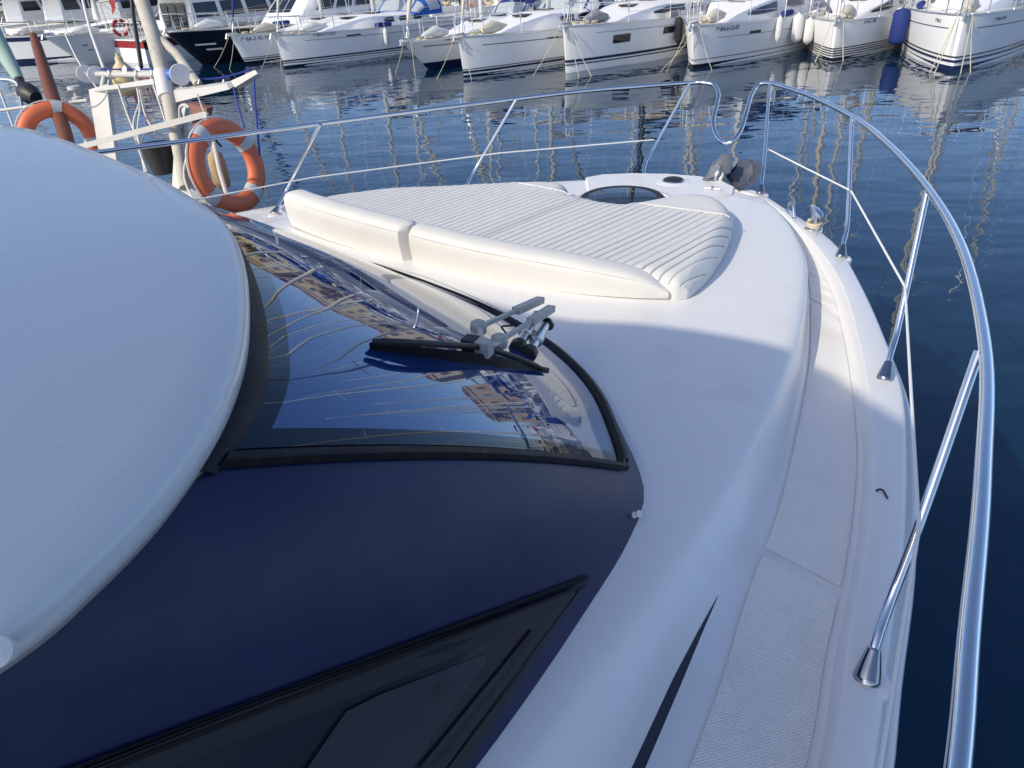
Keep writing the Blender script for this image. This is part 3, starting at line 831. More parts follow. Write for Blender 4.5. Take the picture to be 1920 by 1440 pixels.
plate([(166, 168), (200, 158), (206, 215), (222, 330), (192, 330), (176, 230)], 6.7, 6.6, .05, 'gallows_post')
plate([(318, 188), (352, 178), (344, 225), (356, 350), (322, 356), (328, 250)], 5.95, 5.9, .05, 'gallows_post')
plate([(188, 168), (182, 176), (300, 162), (298, 152)], 6.75, 6.1, .05, 'gallows_beam')
plate([(318, 166), (378, 160), (432, 152), (438, 162), (380, 176), (340, 186), (324, 200)], 6.0, 5.6, .05, 'gallows_arm')
plate([(432, 152), (478, 131), (483, 138), (440, 164)], 5.6, 5.5, .05, 'gallows_arm')
plate([(362, 166), (396, 164), (396, 169), (362, 171)], 5.80, 5.72, .012, 'arm_slot', 'black')
kid(MB().tube([dep(182, 139, 6.8), dep(235, 140, 6.45), dep(296, 140, 6.1)], .026, 12), 'cross_bar', 'old_white', fish)
kid(MB().tube([dep(196, 145, 6.7), dep(190, 178, 6.7)], .026, 10), 'bar_bracket', 'old_white', fish)
for px in (207, 257, 287):
    m = MB(); c = dep(px, 140, 6.7 - (px - 190) * .006)
    pts = [c + Vector((.01 * math.sin(t * 3), .034 * math.cos(t), .034 * math.sin(t))) for t in np.linspace(0, 12.5, 40)]
    kid(m.tube(pts, .008, 6), 'rope_lashing', 'rope_white', fish)
for px, py in ((233, 133), (258, 133)):
    kid(MB().prism([dep(px - 4, py + 6, 6.4), dep(px + 4, py + 6, 6.4), dep(px + 4, py - 6, 6.4), dep(px, py - 11, 6.4), dep(px - 4, py - 6, 6.4)], (0, .012, 0)), 'eye_plate', 'galvanized', fish)
mst = kid(MB().tube([dep(250, -70, 6.2), dep(262, -10, 6.15), dep(285, 60, 6.05), dep(312, 165, 5.95), dep(330, 260, 5.85), dep(347, 352, 5.75)], [.06, .062, .062, .058, .046, .042], 14), 'mast', 'wood_grey', fish)
kid(MB().tube([dep(303, 135, 5.96), dep(312, 182, 5.93)], .066, 14), 'mast_sleeve', 'mast_white', fish)
kid(MB().tube([dep(281, 55, 6.1), dep(330, 100, 6.0), dep(372, 158, 5.82)], .036, 12), 'mast_brace', 'wood_grey', fish)
kid(MB().tube([dep(243, -40, 7.2), dep(250, 30, 7.2), dep(265, 126, 7.1)], .020, 10), 'whip_pole', 'mast_black', fish)
kid(MB().tube([dep(150, -20, 7.2), dep(170, 60, 7.1), dep(194, 128, 6.9)], .013, 8), 'antenna_pole', 'mast_white', fish)
def reel(c, r, axis, mt='reel_white'):
    Mx = Matrix.Translation(c) @ Vector(axis).to_track_quat('Z', 'Y').to_matrix().to_4x4()
    return kid(MB().lathe([(.006, -.008), (r * .96, -.008), (r, 0), (r * .96, .008), (.006, .008)], 28, Mx), 'reel_flange', mt, fish, 30)
ax = (dep(296, 140, 6.1) - dep(182, 139, 6.8)).normalized()
ax = (ax + Vector((.25, -.9, .12))).normalized()
reel(dep(161, 139, 6.95), .083, ax); reel(dep(182, 141, 6.8), .083, ax)
reel(dep(311, 141, 6.02), .083, ax, 'tan_fender'); reel(dep(338, 140, 5.80), .083, ax)
kid(MB().tube([dep(318, 140, 5.86), dep(334, 140, 5.84)], .045, 16), 'line_drum', 'line_blue', fish)
kid(MB().tube([dep(-80, 217, 7.6), dep(0, 207, 7.4), dep(60, 199, 7.15), dep(120, 193, 6.95), dep(165, 188, 6.75)], .016, 10), 'guard_rail', 'old_white', fish)
kid(MB().beam(dep(112, 285, 6.5), dep(386, 214, 5.5), .02, .045), 'guard_rail', 'old_white', fish)
kid(MB().tube([dep(387, 212, 5.5), dep(389, 250, 5.45)], .018, 10), 'rail_post', 'old_white', fish)
kid(MB().tube(cr([dep(340, 240, 5.9), dep(337, 205, 5.85), dep(345, 197, 5.8), dep(356, 202, 5.75)], 12), .014, 8), 'rail_bend', 'old_white', fish)
kid(MB().prism([dep(352, 193, 5.7), dep(388, 203, 5.6), dep(386, 214, 5.6), dep(378, 240, 5.55), dep(362, 254, 5.6), dep(360, 216, 5.65)], (.03, .06, 0)), 'wooden_post', 'wood_red', fish, 20)
kid(MB().tube([dep(401, 268, 5.62), dep(412, 320, 5.55), dep(429, 378, 5.48)], .019, 10), 'rail_stanchion', 'old_white', fish)
for pts, D in (([(220, 158), (237, 210), (262, 272)], 6.4), ([(253, 145), (262, 200), (258, 250), (272, 325)], 6.3), ([(258, 150), (272, 215), (292, 250)], 6.3), ([(283, 146), (298, 190), (312, 235)], 6.1), ([(262, 190), (250, 240), (275, 322)], 6.2), ([(204, 150), (198, 180), (178, 200), (158, 198)], 6.6), ([(120, 60), (150, 120), (200, 190)], 7.0), ([(350, 290), (345, 330), (362, 372), (400, 405)], 5.6)):
    kid(MB().tube(cr([dep(x, y, D - (i * .05)) for i, (x, y) in enumerate(pts)], 16), .0075, 6), 'rigging_rope', 'rope_white', fish)
for pts, D in (([(345, 145), (395, 148), (440, 140), (470, 130)], 5.9), ([(476, 148), (480, 210), (487, 292)], 5.5), ([(438, 165), (448, 205), (458, 240)], 5.55), ([(190, 130), (240, 130), (300, 130)], 6.6)):
    kid(MB().tube(cr([dep(x, y, D) for x, y in pts], 16), .008, 6), 'blue_line', 'rope_blue', fish)
for px in (372, 418):
    kid(MB().tube([dep(px, 158, 5.8), dep(px + 2, 150, 5.8)], .01, 8), 'bolt', 'galvanized', fish)
kid(MB().lathe([(.05, 0), (.05, .03), (.02, .04), (.02, .09), (.06, .10), (.055, .13)], 16, Matrix.Translation(dep(142, 176, 6.9) - Vector((0, 0, .06)))), 'deck_lamp', 'old_white', fish)

def lifebuoy(c, axis, Ro, rt, label, tilt=0, tape=(40, 130, 220, 310)):
    o = empty('lifebuoy', c, 0, label, 'lifebuoy', 'orange lifebuoys on the fishing boat')
    q = Vector(axis).to_track_quat('Z', 'Y').to_matrix().to_4x4() @ Matrix.Rotation(tilt, 4, 'Z')
    m = MB(); n, k = 56, 16; rc_ = Ro - rt
    rows = [[q @ Vector(((rc_ + rt * math.cos(b)) * math.cos(a), (rc_ + rt * math.cos(b)) * math.sin(a), rt * .78 * math.sin(b))) for b in np.linspace(0, 2 * math.pi, k, endpoint=False)] for a in np.linspace(0, 2 * math.pi, n + 1)]
    m.grid(rows, closed=True); m.obj('ring', 'orange', o, 80)
    for t in tape:
        rows = [[q @ Vector(((rc_ + (rt + .004) * math.cos(b)) * math.cos(a), (rc_ + (rt + .004) * math.cos(b)) * math.sin(a), (rt * .78 + .004) * math.sin(b))) for b in np.linspace(0, 2 * math.pi, k + 1)] for a in np.linspace(R(t - 8), R(t + 8), 6)]
        MB().grid(rows).obj('reflective_band', 'reflective', o, 80)
    pts = []
    for i in range(4):
        a0, a1 = R(tape[i]), R(tape[(i + 1) % 4] + (360 if i == 3 else 0))
        for s_ in np.linspace(0, 1, 10)[:-1]:
            a = a0 + (a1 - a0) * s_; rr = Ro + .004 + .008 * math.sin(math.pi * s_)
            pts.append(q @ Vector((rr * math.cos(a), rr * math.sin(a), .01)))
    pts.append(pts[0]); MB().tube(pts, .006, 6).obj('grab_line', 'rope_white', o)
    return o
cA = dep(426, 313, 5.35)
lifebuoy(cA, (CAM - cA).normalized() + Vector((1.6, -.05, .22)), .350, .072, 'orange lifebuoy with grey bands and white cord, nearest the sunpad', R(12), (15, 105, 200, 290))
cB = dep(112, 262, 6.75)
lifebuoy(cB, (CAM - cB).normalized() + Vector((.15, 0, .1)), .345, .072, 'orange lifebuoy half hidden behind the wooden pole at far left', R(-5), (80, 170, 260, 350))
tag(MB().tube(cr([dep(412, 230, 5.3), dep(402, 238, 5.25), dep(405, 262, 5.2), dep(415, 275, 5.25)], 12), .008, 6).obj('black_strap', 'black'), 'black strap tying the nearer lifebuoy to its post', 'strap')
tag(MB().tube(cr([dep(352, 300, 5.3), dep(370, 286, 5.22), dep(395, 270, 5.2), dep(388, 262, 5.25)], 16) , .009, 6).obj('white_cord', 'rope_white'), 'white cord hitched round the side of the nearer lifebuoy', 'cord')
# black bucket
bq = dep(291, 268, 5.95)
bk_ = empty('bucket', bq + Vector((0, 0, -.25)), 0, 'black plastic bucket hanging from the fishing boat rail', 'bucket')
MB().lathe([(.085, 0), (.09, .004), (.128, .225), (.137, .228), (.137, .245), (.126, .247), (.118, .24), (.085, .01), (.0, .008)], 28).obj('bucket_body', 'black_plastic', bk_, 40)
MB().tube(cr([(-.13, 0, .23), (-.08, 0, .31), (0, 0, .34), (.08, 0, .31), (.13, 0, .23)], 14), .006, 6).obj('handle', 'galvanized', bk_)
# oar-like wooden pole
pl = [dep(62, 66, 7.35), dep(70, 88, 7.3), dep(95, 170, 6.95), dep(120, 245, 6.6), dep(135, 300, 6.4)]
tag(MB().tube(pl, [.036, .050, .066, .066, .06], 10).obj('wooden_pole', 'wood', None, 60), 'thick varnished brown wooden pole leaning in front of the lifebuoy', 'pole')
# yellow float
fq = dep(235, 150, 7.0)
fl_ = empty('float', fq - Vector((0, 0, .12)), 0, 'pale yellow plastic float behind the white cross bar', 'float')
MB().lathe([(.03, -.03), (.09, .01), (.118, .08), (.12, .14), (.10, .21), (.06, .26), (.038, .28), (.034, .33), (.0, .335)], 24).obj('float_body', 'buoy_yellow', fl_, 60)
MB().tube([(0, 0, .33), (0, 0, .36)], .02, 10).obj('float_eye', 'buoy_yellow', fl_)
# tan fender seen through the lifebuoy
fq = dep(410, 318, 5.75)
fe_ = empty('fender', fq - Vector((0, 0, .14)), 0, 'weathered tan fender hanging behind the nearer lifebuoy', 'fender')
MB().lathe([(.02, -.02), (.06, .0), (.068, .06), (.066, .2), (.055, .26), (.02, .29), (.015, .32)], 20).obj('fender_body', 'tan_fender', fe_, 60)
MB().tube([(0, 0, .3), (.02, -.02, .5), (.0, -.03, .72)], .007, 6).obj('fender_rope', 'rope_white', fe_)
# bundled green cover on a boom at the far left
gq = dep(10, 115, 8.2)
gb = empty('covered_boom', gq, 0, 'boom wrapped in pale green cloth with black rubber end at far left', 'boom')
G = lambda *a: dep(*a) - gq
MB().tube([G(-60, -5, 8.4), G(-15, 60, 8.3), G(5, 95, 8.25), G(22, 125, 8.15), G(36, 150, 8.1)], [.10, .10, .09, .075, .055], 12).obj('cloth_cover', 'green_cloth', gb, 60)
MB().tube([G(34, 148, 8.1), G(44, 162, 8.05)], [.05, .045], 10).obj('boom_tip', 'black_plastic', gb)
MB().tube([G(42, 165, 8.05), G(48, 170, 8.03), G(58, 178, 8.0), G(68, 184, 7.97)], [.06, .105, .11, .07], 12).obj('rubber_end', 'black_plastic', gb, 50)
ar = empty('stern_arch', dep(20, 200, 8.0), 0, 'curved steel tube arch behind the far left lifebuoy', 'arch')
o_ = dep(20, 200, 8.0)
MB().tube([p - o_ for p in cr([dep(-40, 152, 8.0), dep(0, 149, 8.0), dep(24, 151, 8.0), dep(34, 162, 8.0), dep(46, 232, 7.9)], 20)], .016, 10).obj('arch_tube', 'steel', ar)
MB().tube([dep(0, 170, 8.0) - o_, dep(26, 240, 7.9) - o_], .013, 8).obj('arch_leg', 'old_white', ar)
# ------------------------------------------------------------------ moored boats across the fairway
NB = [0]
def text_mesh(s, size, mt='lettering'):
    cu = bpy.data.curves.new('lettering', 'FONT'); cu.body = s; cu.size = size; cu.align_x = 'CENTER'; cu.extrude = .002
    to = bpy.data.objects.new('lettering_tmp', cu); col.objects.link(to)
    bpy.context.view_layer.update()
    me = bpy.data.meshes.new_from_object(to.evaluated_get(bpy.context.evaluated_depsgraph_get()))
    bpy.data.objects.remove(to); me.materials.clear(); me.materials.append(MATS[mt])
    return me
TS = [0, .004, .012, .025, .04, .06, .08, .1, .125, .15, .175, .2, .235, .27, .31, .35, .4, .45, .5, .55, .6, .65, .7, .75, .8, .85, .9, .95, 1.0]
class Boat:
    """frame: bow at the waterline is the origin, +y ahead, +x starboard"""
    def __init__(b, name, label, cat, xy, ang, L, B, fb, fs, rake, flare=.84, full=.80, group=None, tb=.82):
        fb *= .78; fs *= .80
        b.L, b.B, b.fb, b.fs, b.rake, b.flare, b.full, b.tb = L, B, fb, fs, rake, flare, full, tb
        # ang: direction from bow to stern, degrees from +x
        b.o = empty(name, (xy[0], xy[1], 0), R(ang + 90), label, cat, group)
    def sheer(b, t): return b.fb + (b.fs - b.fb) * t - .06 * math.sin(math.pi * t)
    def hb(b, t):
        m = .55
        if t < m: return b.B / 2 * max(0, math.sin(math.pi / 2 * t / m)) ** b.full
        return b.B / 2 * (1 - (1 - b.tb) * ((t - m) / (1 - m)) ** 2)
    def pt(b, t, z, sg, off=0):
        s = b.sheer(t); w = max(-.3, z / s)
        hb_ = b.hb(t); hw = hb_ * (b.flare + (.94 - b.flare) * min(1, t / .6))
        x = hw + (hb_ - hw) * (max(0, w) ** 1.1)
        if w < 0: x *= (1 + w * 1.2)
        y = b.rake * w * (1 - t) ** 2 - b.L * t
        if t < .001: return Vector((0, y + off * 1.5, z))
        return Vector((sg * (x + off), y + off * .6 * max(0, 1 - t / .15), z))
    def hull(b, mt='gelcoat_far', bottom=None, bz=.10):
        zs = [-.3, 0, .06, .12, .18, .25, .32, .4, .5, .6, .7, .8, .9, 1.0]
        ts = TS
        m = MB()
        for sg in (1, -1):
            m.grid([[b.pt(t, z * (b.sheer(t) if z > 0 else 1), sg) for z in zs] for t in ts])
        m.add([b.pt(1, z * b.sheer(1) if z > 0 else z, 1) for z in zs] + [b.pt(1, z * b.sheer(1) if z > 0 else z, -1) for z in zs[::-1]], [tuple(range(28))])
        m.obj('hull', mt, b.o, 35)
        d = MB(); d.grid([[b.pt(t, b.sheer(t), 1) - Vector((0, 0, .02)), Vector((0, b.pt(t, b.sheer(t), 1).y, b.sheer(t) + .03)), b.pt(t, b.sheer(t), -1) - Vector((0, 0, .02))] for t in ts]); d.obj('deck', 'gelcoat_cream', b.o)
        tr = MB()
        for sg in (1, -1): tr.tube([b.pt(t, b.sheer(t) + .02, sg, -.01) for t in ts], .022, 6)
        tr.obj('toe_rail', 'alu', b.o)
        if bottom: b.stripe(-.28, bz, bottom, 'antifouling', 0, 1, .010)
    def stripe(b, z0, z1, mt, name='stripe', t0=0, t1=1, off=.014, rel=False):
        if not rel: z0, z1 = z0 * .82, z1 * .82
        m = MB(); n = 22
        for sg in (1, -1):
            rows = []
            for t in [t0] + [x for x in TS if t0 < x < t1] + [t1]:
                k = b.sheer(t) if rel else 1
                rows.append([b.pt(t, z0 * k, sg, off), b.pt(t, (z0 + z1) / 2 * k, sg, off), b.pt(t, z1 * k, sg, off)])
            m.grid(rows)
        return m.obj(name, mt, b.o)
    def port(b, t, z, l, h, mt='grey_glass', sides=(1, -1)):
        z *= .79
        for sg in sides:
            m = MB(); rows = [[b.pt(t + k * l / b.L / 4, z + h * (j - .5), sg, .009) for k in range(5)] for j in (0, 1)]
            m.grid(rows); m.obj('hull_window', mt, b.o)
    def text(b, s, t, z, size, sg=-1):
        z *= .78; size *= .85
        me = text_mesh(s, size); o = bpy.data.objects.new('registration_lettering', me); col.objects.link(o); o.parent = b.o
        p = b.pt(t, z, sg, .014); q = b.pt(t + .03, z, sg, .014); u = b.pt(t, z + .2, sg, .014)
        x = (q - p).normalized() if sg < 0 else (p - q).normalized()
        y = (u - p).normalized(); zc = x.cross(y).normalized(); y = zc.cross(x)
        o.matrix_basis = Matrix(((x.x, y.x, zc.x, p.x), (x.y, y.y, zc.y, p.y), (x.z, y.z, zc.z, p.z), (0, 0, 0, 1)))
    def trunk(b, t0=.2, t1=.72, h=.36, w=.60, mt='gelcoat_far', wins=((.35, .62),), wmt='dark_glass', wz=(.35, .8), nose=1.0):
        m = MB(); rows = []
        def sec(t):
            q = (t - t0) / (t1 - t0); hh = h * min(1, (q / .45)) ** .8 if q > 0 else 0.0
            hh = max(hh, .015); ww = b.hb(t) * w * (.55 + .45 * min(1, q / .35)); s = b.sheer(t) + .01; y = b.pt(t, b.sheer(t), 1).y
            return ww, hh, s, y
        for t in np.linspace(t0, t1, 14):
            ww, hh, s, y = sec(t)
            prof = [(1, -.02), (.97, .5 * hh), (.90, .85 * hh), (.72, hh), (.35, hh * 1.07), (0, hh * 1.1)]
            pr = [Vector((x * ww, y, s + z)) for x, z in prof]; pl_ = [Vector((-p.x, p.y, p.z)) for p in pr[-2::-1]]
            rows.append(pr + pl_)
        m.grid(rows); m.add(rows[-1], [tuple(range(len(rows[-1])))]); tr = m.obj('cabin_trunk', mt, b.o, 40)
        for a, c in wins:
            for sg in (1, -1):
                rr = []
                for t in np.linspace(a, c, 7):
                    ww, hh, s, y = sec(t)
                    q = (t - a) / (c - a); tap = .35 + .65 * math.sin(math.pi * min(1, q * 1.3 + .02) / 1.0) if q < .4 else 1
                    z0, z1 = wz; zm = (z0 + z1) / 2
                    zz = [zm + (z0 - zm) * tap, zm + (z1 - zm) * tap]
                    rr.append([Vector((sg * (ww * (.985 - .06 * zq ** 3) + .012), y, s + hh * zq)) for zq in zz])
                MB().grid(rr).obj('cabin_window', wmt, tr)
        for t in (t0 + (t1 - t0) * .35, t0 + (t1 - t0) * .6):
            ww, hh, s, y = sec(t); MB().box((0, y, s + hh * 1.1 + .02), (.5, .5, .05)).obj('deck_hatch', 'grey_glass', tr)
    def mast(b, t=.40, H=14, r=.085, mt='mast_alu', boom=True, cover='blue_canvas', furl='cream_canvas', rig=True, blen=.36):
        y = b.pt(t, b.sheer(t), 1).y; z0 = b.sheer(t)
        ms = MB().tube([(0, y, z0), (0, y - .05, z0 + H * .6), (0, y - .12, z0 + H)], [r, r, r * .75], 10).obj('mast', mt, b.o)
        for k in (.42, .70):
            sw = b.B * .26 * (1.15 - k * .5)
            MB().tube([(-sw, y - .25, z0 + H * k), (0, y, z0 + H * k + .02), (sw, y - .25, z0 + H * k)], .028, 6).obj('spreader', mt, ms)
        if boom:
            zb = z0 + 1.35
            bm_ = MB().tube([(0, y - .1, zb), (0, y - b.L * blen, zb + .05)], .06, 8).obj('boom', mt, b.o)
            n = 9; pts = [(0, y - .02 - (b.L * blen) * i / n, zb + .16 + .04 * math.sin(i * 2.1) - .01 * i) for i in range(n + 1)]
            MB().tube(pts, [.10, .20, .21, .19, .18, .17, .16, .14, .12, .06], 10).obj('sail_cover', cover, bm_, 60)
        if rig:
            for sg in (1, -1):
                w = b.hb(t) * .93; sw = b.B * .26 * (1.15 - .21)
                MB().tube([(sg * w, y - .15, z0), (sg * sw, y - .25, z0 + H * .42), (sg * b.B * .26 * .8, y - .25, z0 + H * .70), (0, y - .1, z0 + H * .97)], .009, 5).obj('shroud', 'steel_brushed', b.o)
                MB().tube([(sg * w * .95, y - .45, z0), (0, y, z0 + H * .42)], .007, 5).obj('shroud', 'steel_brushed', b.o)
            hy = MB()
            for dx, dy, tz in ((.10, .30, .98), (-.12, .24, .98), (.16, -.35, .62), (-.2, -.5, .62), (.05, -b.L * .2, .7), (-.05, -b.L * .28, .7)):
                hy.tube([(dx, y + dy, z0 + (.1 if dy > -1 else 1.5)), (0, y - .05, z0 + H * tz)], .006, 4)
            hy.obj('halyard', 'rope_white', b.o)
            bw = Vector((0, b.rake * .93 - .1, b.fb + .1))
            MB().tube([bw, (0, y, z0 + H * .96)], .010, 5).obj('forestay', 'steel_brushed', b.o)
            if furl:
                A = Vector((0, y, z0 + H * .96)); MB().tube([bw.lerp(A, .03), bw.lerp(A, .10), bw.lerp(A, .4), bw.lerp(A, .85)], [.03, .085, .065, .03], 8).obj('furled_sail', furl, b.o, 60)
            st = b.pt(.99, b.sheer(1), 1); MB().tube([(0, st.y, b.fs), (0, y - .12, z0 + H)], .008, 5).obj('backstay', 'steel_brushed', b.o)
    def rails(b, t0=.0, t1=.97, h=.62, gap=.12, r=.014, n=7):
        pp = []
        for sg in (1, -1):
            pts = [b.pt(t, b.sheer(t), sg, -.06) for t in (.16, .10, .05, .015)]
            pp.append([p + Vector((0, 0, h * (.95 + .1 * i / 3))) for i, p in enumerate(pts)])
        front = Vector((0, b.rake * .98 + .10, b.fb + h * 1.05))
        pul = MB(); pul.tube(cr(pp[0] + [front] + pp[1][::-1], 30), r * 1.2, 6)
        for sg in (1, -1):
            for t in (.16, .06, .015):
                p = b.pt(t, b.sheer(t), sg, -.06); pul.tube([p, p + Vector((0, .03, h))], r, 6)
        pul.obj('pulpit', 'steel', b.o)
        for sg in (1, -1):
            ts = np.linspace(.16, t1, n); top = []; mid = []
            for t in ts:
                p = b.pt(t, b.sheer(t), sg, -.06)
                MB().tube([p, p + Vector((0, 0, h))], r * .9, 6).obj('stanchion', 'steel', b.o)
                top.append(p + Vector((0, 0, h * .98))); mid.append(p + Vector((0, 0, h * .5)))
            MB().tube(top, .006, 5).tube(mid, .006, 5).obj('lifeline', 'wire_white', b.o)
    def hood(b, t=.70, mt='blue_canvas', h=.75, l=1.3, w=.62, win='clear_vinyl'):
        z = b.sheer(t) + .28; y0 = b.pt(t, b.sheer(t), 1).y; W = b.hb(t) * w; m = MB(); wn_ = MB()
        def P(q, a, off=0):
            k = [(.0, .10), (.35, .72), (.7, 1.0), (1.0, .98)]
            hh = np.interp(q, [x for x, _ in k], [v for _, v in k]) * h
            yy = y0 + .25 - q * l
            c = math.cos(a); s = math.sin(a)
            return Vector((W * (1 + off) * math.copysign(abs(c) ** .6, c), yy, z + hh * (1 + off) * abs(s) ** .75))
        A = np.linspace(0, math.pi, 19)
        m.grid([[P(q, a) for a in A] for q in np.linspace(0, 1, 8)]); ho = m.obj('sprayhood', mt, b.o, 60)
        for a0, a1 in ((.35, 1.0), (1.1, 2.04), (2.14, 2.8)):
            MB().grid([[P(q, a, .012) for a in np.linspace(a0, a1, 6)] for q in np.linspace(.08, .36, 4)]).obj('sprayhood_window', win, ho, 60)
        for a0 in (.12, 2.42):
            MB().grid([[P(q, a, .012) for a in np.linspace(a0, a0 + .6, 5)] for q in np.linspace(.5, .92, 4)]).obj('sprayhood_window', win, ho, 60)
    def bimini(b, t=.86, mt='blue_canvas', h=1.9, l=1.8, w=.8):
        z = b.sheer(t); y0 = b.pt(t, b.sheer(t), 1).y; W = b.hb(t) * w
        rows = [[Vector((W * x, y0 + l / 2 - l * q, z + h - .18 * x * x - .10 * (2 * q - 1) ** 2)) for x in np.linspace(-1, 1, 7)] for q in np.linspace(0, 1, 6)]
        m = MB().grid(rows).grid([[p - Vector((0, 0, .03)) for p in r] for r in rows]); bo_ = m.obj('bimini_top', mt, b.o)
        for sg in (1, -1):
            for q in (0, 1): MB().tube([(sg * W * 1.0, y0, z + .1), (sg * W * .99, y0 + l / 2 - l * q, z + h - .25)], .016, 6).obj('bimini_pole', 'steel', bo_)
    def clutter(b, sd=0):
        r = random.Random(sd)
        for sg in (1, -1):
            for t in (.74, .82):
                p = b.pt(t, b.sheer(t), sg); MB().lathe([(.09, 0), (.07, .04), (.06, .10), (.085, .15), (.085, .17), (.0, .17)], 12, Matrix.Translation((p.x * .74, p.y, b.sheer(t) + .14))).obj('winch', 'steel', b.o, 40)
            t = .30 + .1 * r.random(); p = b.pt(t, b.sheer(t), sg)
            MB().tube([(p.x * .8, p.y + .3, b.sheer(t) + .10), (p.x * .8, p.y - .5, b.sheer(t) + .10)], [.10, .09], 8).obj('rolled_fender', r.choice(['fender_white', 'blue_canvas', 'grey_canvas']), b.o)
        t = .12; y = b.pt(t, b.sheer(t), 1).y
        MB().tube([(.05, y + .25, b.sheer(t) + .12), (.0, y - .3, b.sheer(t) + .2), (-.08, y - .9, b.sheer(t) + .14)], [.10, .20, .09], 9).obj('sail_bag', r.choice(['cream_canvas', 'fender_white', 'grey_canvas']), b.o, 60)
        t = .97; y = b.pt(t, b.sheer(t), 1).y; s = b.sheer(t); x = b.hb(t) * .8
        MB().tube([(x * math.cos(a) , y - .1, s + .55 + .1 * math.sin(a * 2)) for a in np.linspace(0, math.pi, 12)], .016, 6).obj('pushpit', 'steel', b.o)
        MB().tube([(.27 * math.cos(a) + x * .7, y - .14, s + .5 + .27 * math.sin(a)) for a in np.linspace(.6, 5.7, 16)], .07, 7).obj('horseshoe_buoy', r.choice(['fender_white', 'orange', 'buoy_yellow']), b.o, 60)
        ob = MB(); ob.box((-x * .7, y - .2, s + .62), (.24, .3, .34)); ob.tube([(-x * .7, y - .2, s + .5), (-x * .7, y - .25, s - .1)], .05, 7); ob.obj('outboard_motor', r.choice(['black_plastic', 'fender_white']), b.o)
        MB().tube([(x * .9, y - .1, s), (x * .95, y - .35, s + 1.6)], .014, 6).obj('flag_staff', 'mast_white', b.o)
        MB().grid([[Vector((x * .95 - .09 * j, y - .33 + .03 * math.sin(j * 1.4), s + 1.55 - .4 * i / 3 - .07 * j)) for j in range(6)] for i in range(4)]).obj('ensign', r.choice(['red_paint', 'buoy_yellow', 'royal_canvas']), b.o)
        for k in range(3):
            t = .06 + .03 * k; m = MB(); c = Vector(((r.random() - .5) * .3, b.pt(t, b.sheer(t), 1).y, b.sheer(t) + .06))
            m.tube([c + Vector((.12 * math.cos(a) * (1 - a / 60), .12 * math.sin(a), .003 * a)) for a in np.linspace(0, 20, 40)], .014, 5)
            m.obj('coiled_line', 'rope_far', b.o)
        MB().box((0, b.rake * .9 - .05, b.fb + .06), (.16, .5, .07)).obj('bow_roller', 'steel_brushed', b.o)
        MB().tube([(0, b.rake * .9 - .3, b.fb + .12), (0, b.rake * .9 + .18, b.fb + .10), (0, b.rake * .9 + .26, b.fb - .08)], [.025, .03, .05], 6).obj('bow_anchor', 'galvanized', b.o)
        # wheel pedestal and cockpit coaming
        t = .88; y = b.pt(t, b.sheer(t), 1).y; s = b.sheer(t)
        m = MB()
        for sg in (1, -1): m.box((sg * b.hb(t) * .72, y + .2, s + .14), (.28, 2.2, .30))
        m.obj('cockpit_coaming', 'gelcoat_far', b.o)
        m = MB(); m.tube([(0, y, s - .1), (0, y, s + .75)], .06, 8); m.tube([(.4 * math.cos(a), y - .08, s + .75 + .4 * math.sin(a)) for a in np.linspace(0, 2 * math.pi, 24)], .014, 6); m.obj('steering_wheel', 'steel', b.o)
def W(b, p): return Matrix.Translation(b.o.location) @ Matrix.Rotation(b.o.rotation_euler.z, 4, 'Z') @ Vector(p)
def fender(b, t, sg, z, L_, r, mt, label, blue=False):
    z *= .78; L_ *= .85; r *= .9
    p = W(b, b.pt(t, z, sg, r + .03)); top = W(b, b.pt(t, b.sheer(t) + .25, sg, .0))
    o = empty('fender', p, 0, label, 'fender', 'fenders on the moored boats')
    MB().lathe([(.02, -L_ / 2 - .06), (.035, -L_ / 2 - .03), (r * .8, -L_ / 2 + .02), (r, -L_ / 2 + .12), (r, L_ / 2 - .12), (r * .8, L_ / 2 - .02), (.035, L_ / 2 + .03), (.02, L_ / 2 + .06)], 14).obj('fender_body', mt, o, 50)
    MB().tube([(0, 0, L_ / 2), top - p], .008, 5).obj('fender_rope', 'rope_white', o)
def moor(b, label, ends, mt='rope_far', r=.010):
    for sx, (dx, dy), wd in zip((-1, 1, -1, 1), ends, ('right-hand ', 'left-hand ', 'second right-hand ', 'second left-hand ')):
        p = W(b, (sx * .16, b.rake * .8, b.fb + .04)); q = W(b, (dx * .62, dy * .8 + .1, -.05)); mid = p.lerp(q, .5) - Vector((0, 0, .07))
        tag(MB().tube(cr([p, mid, q], 14), r, 5).obj('mooring_line', mt), wd + label, 'mooring line', 'mooring lines from the bows')

def sail(name, label, px, ang, L, B, fb, fs, rake, **k):
    xy = at(px[0], px[1], 0) if len(px) == 2 else px
    return Boat('sailing_yacht', label, 'sailing yacht', xy, ang, L, B, fb, fs, rake, group='yachts moored bow out across the fairway', **k)
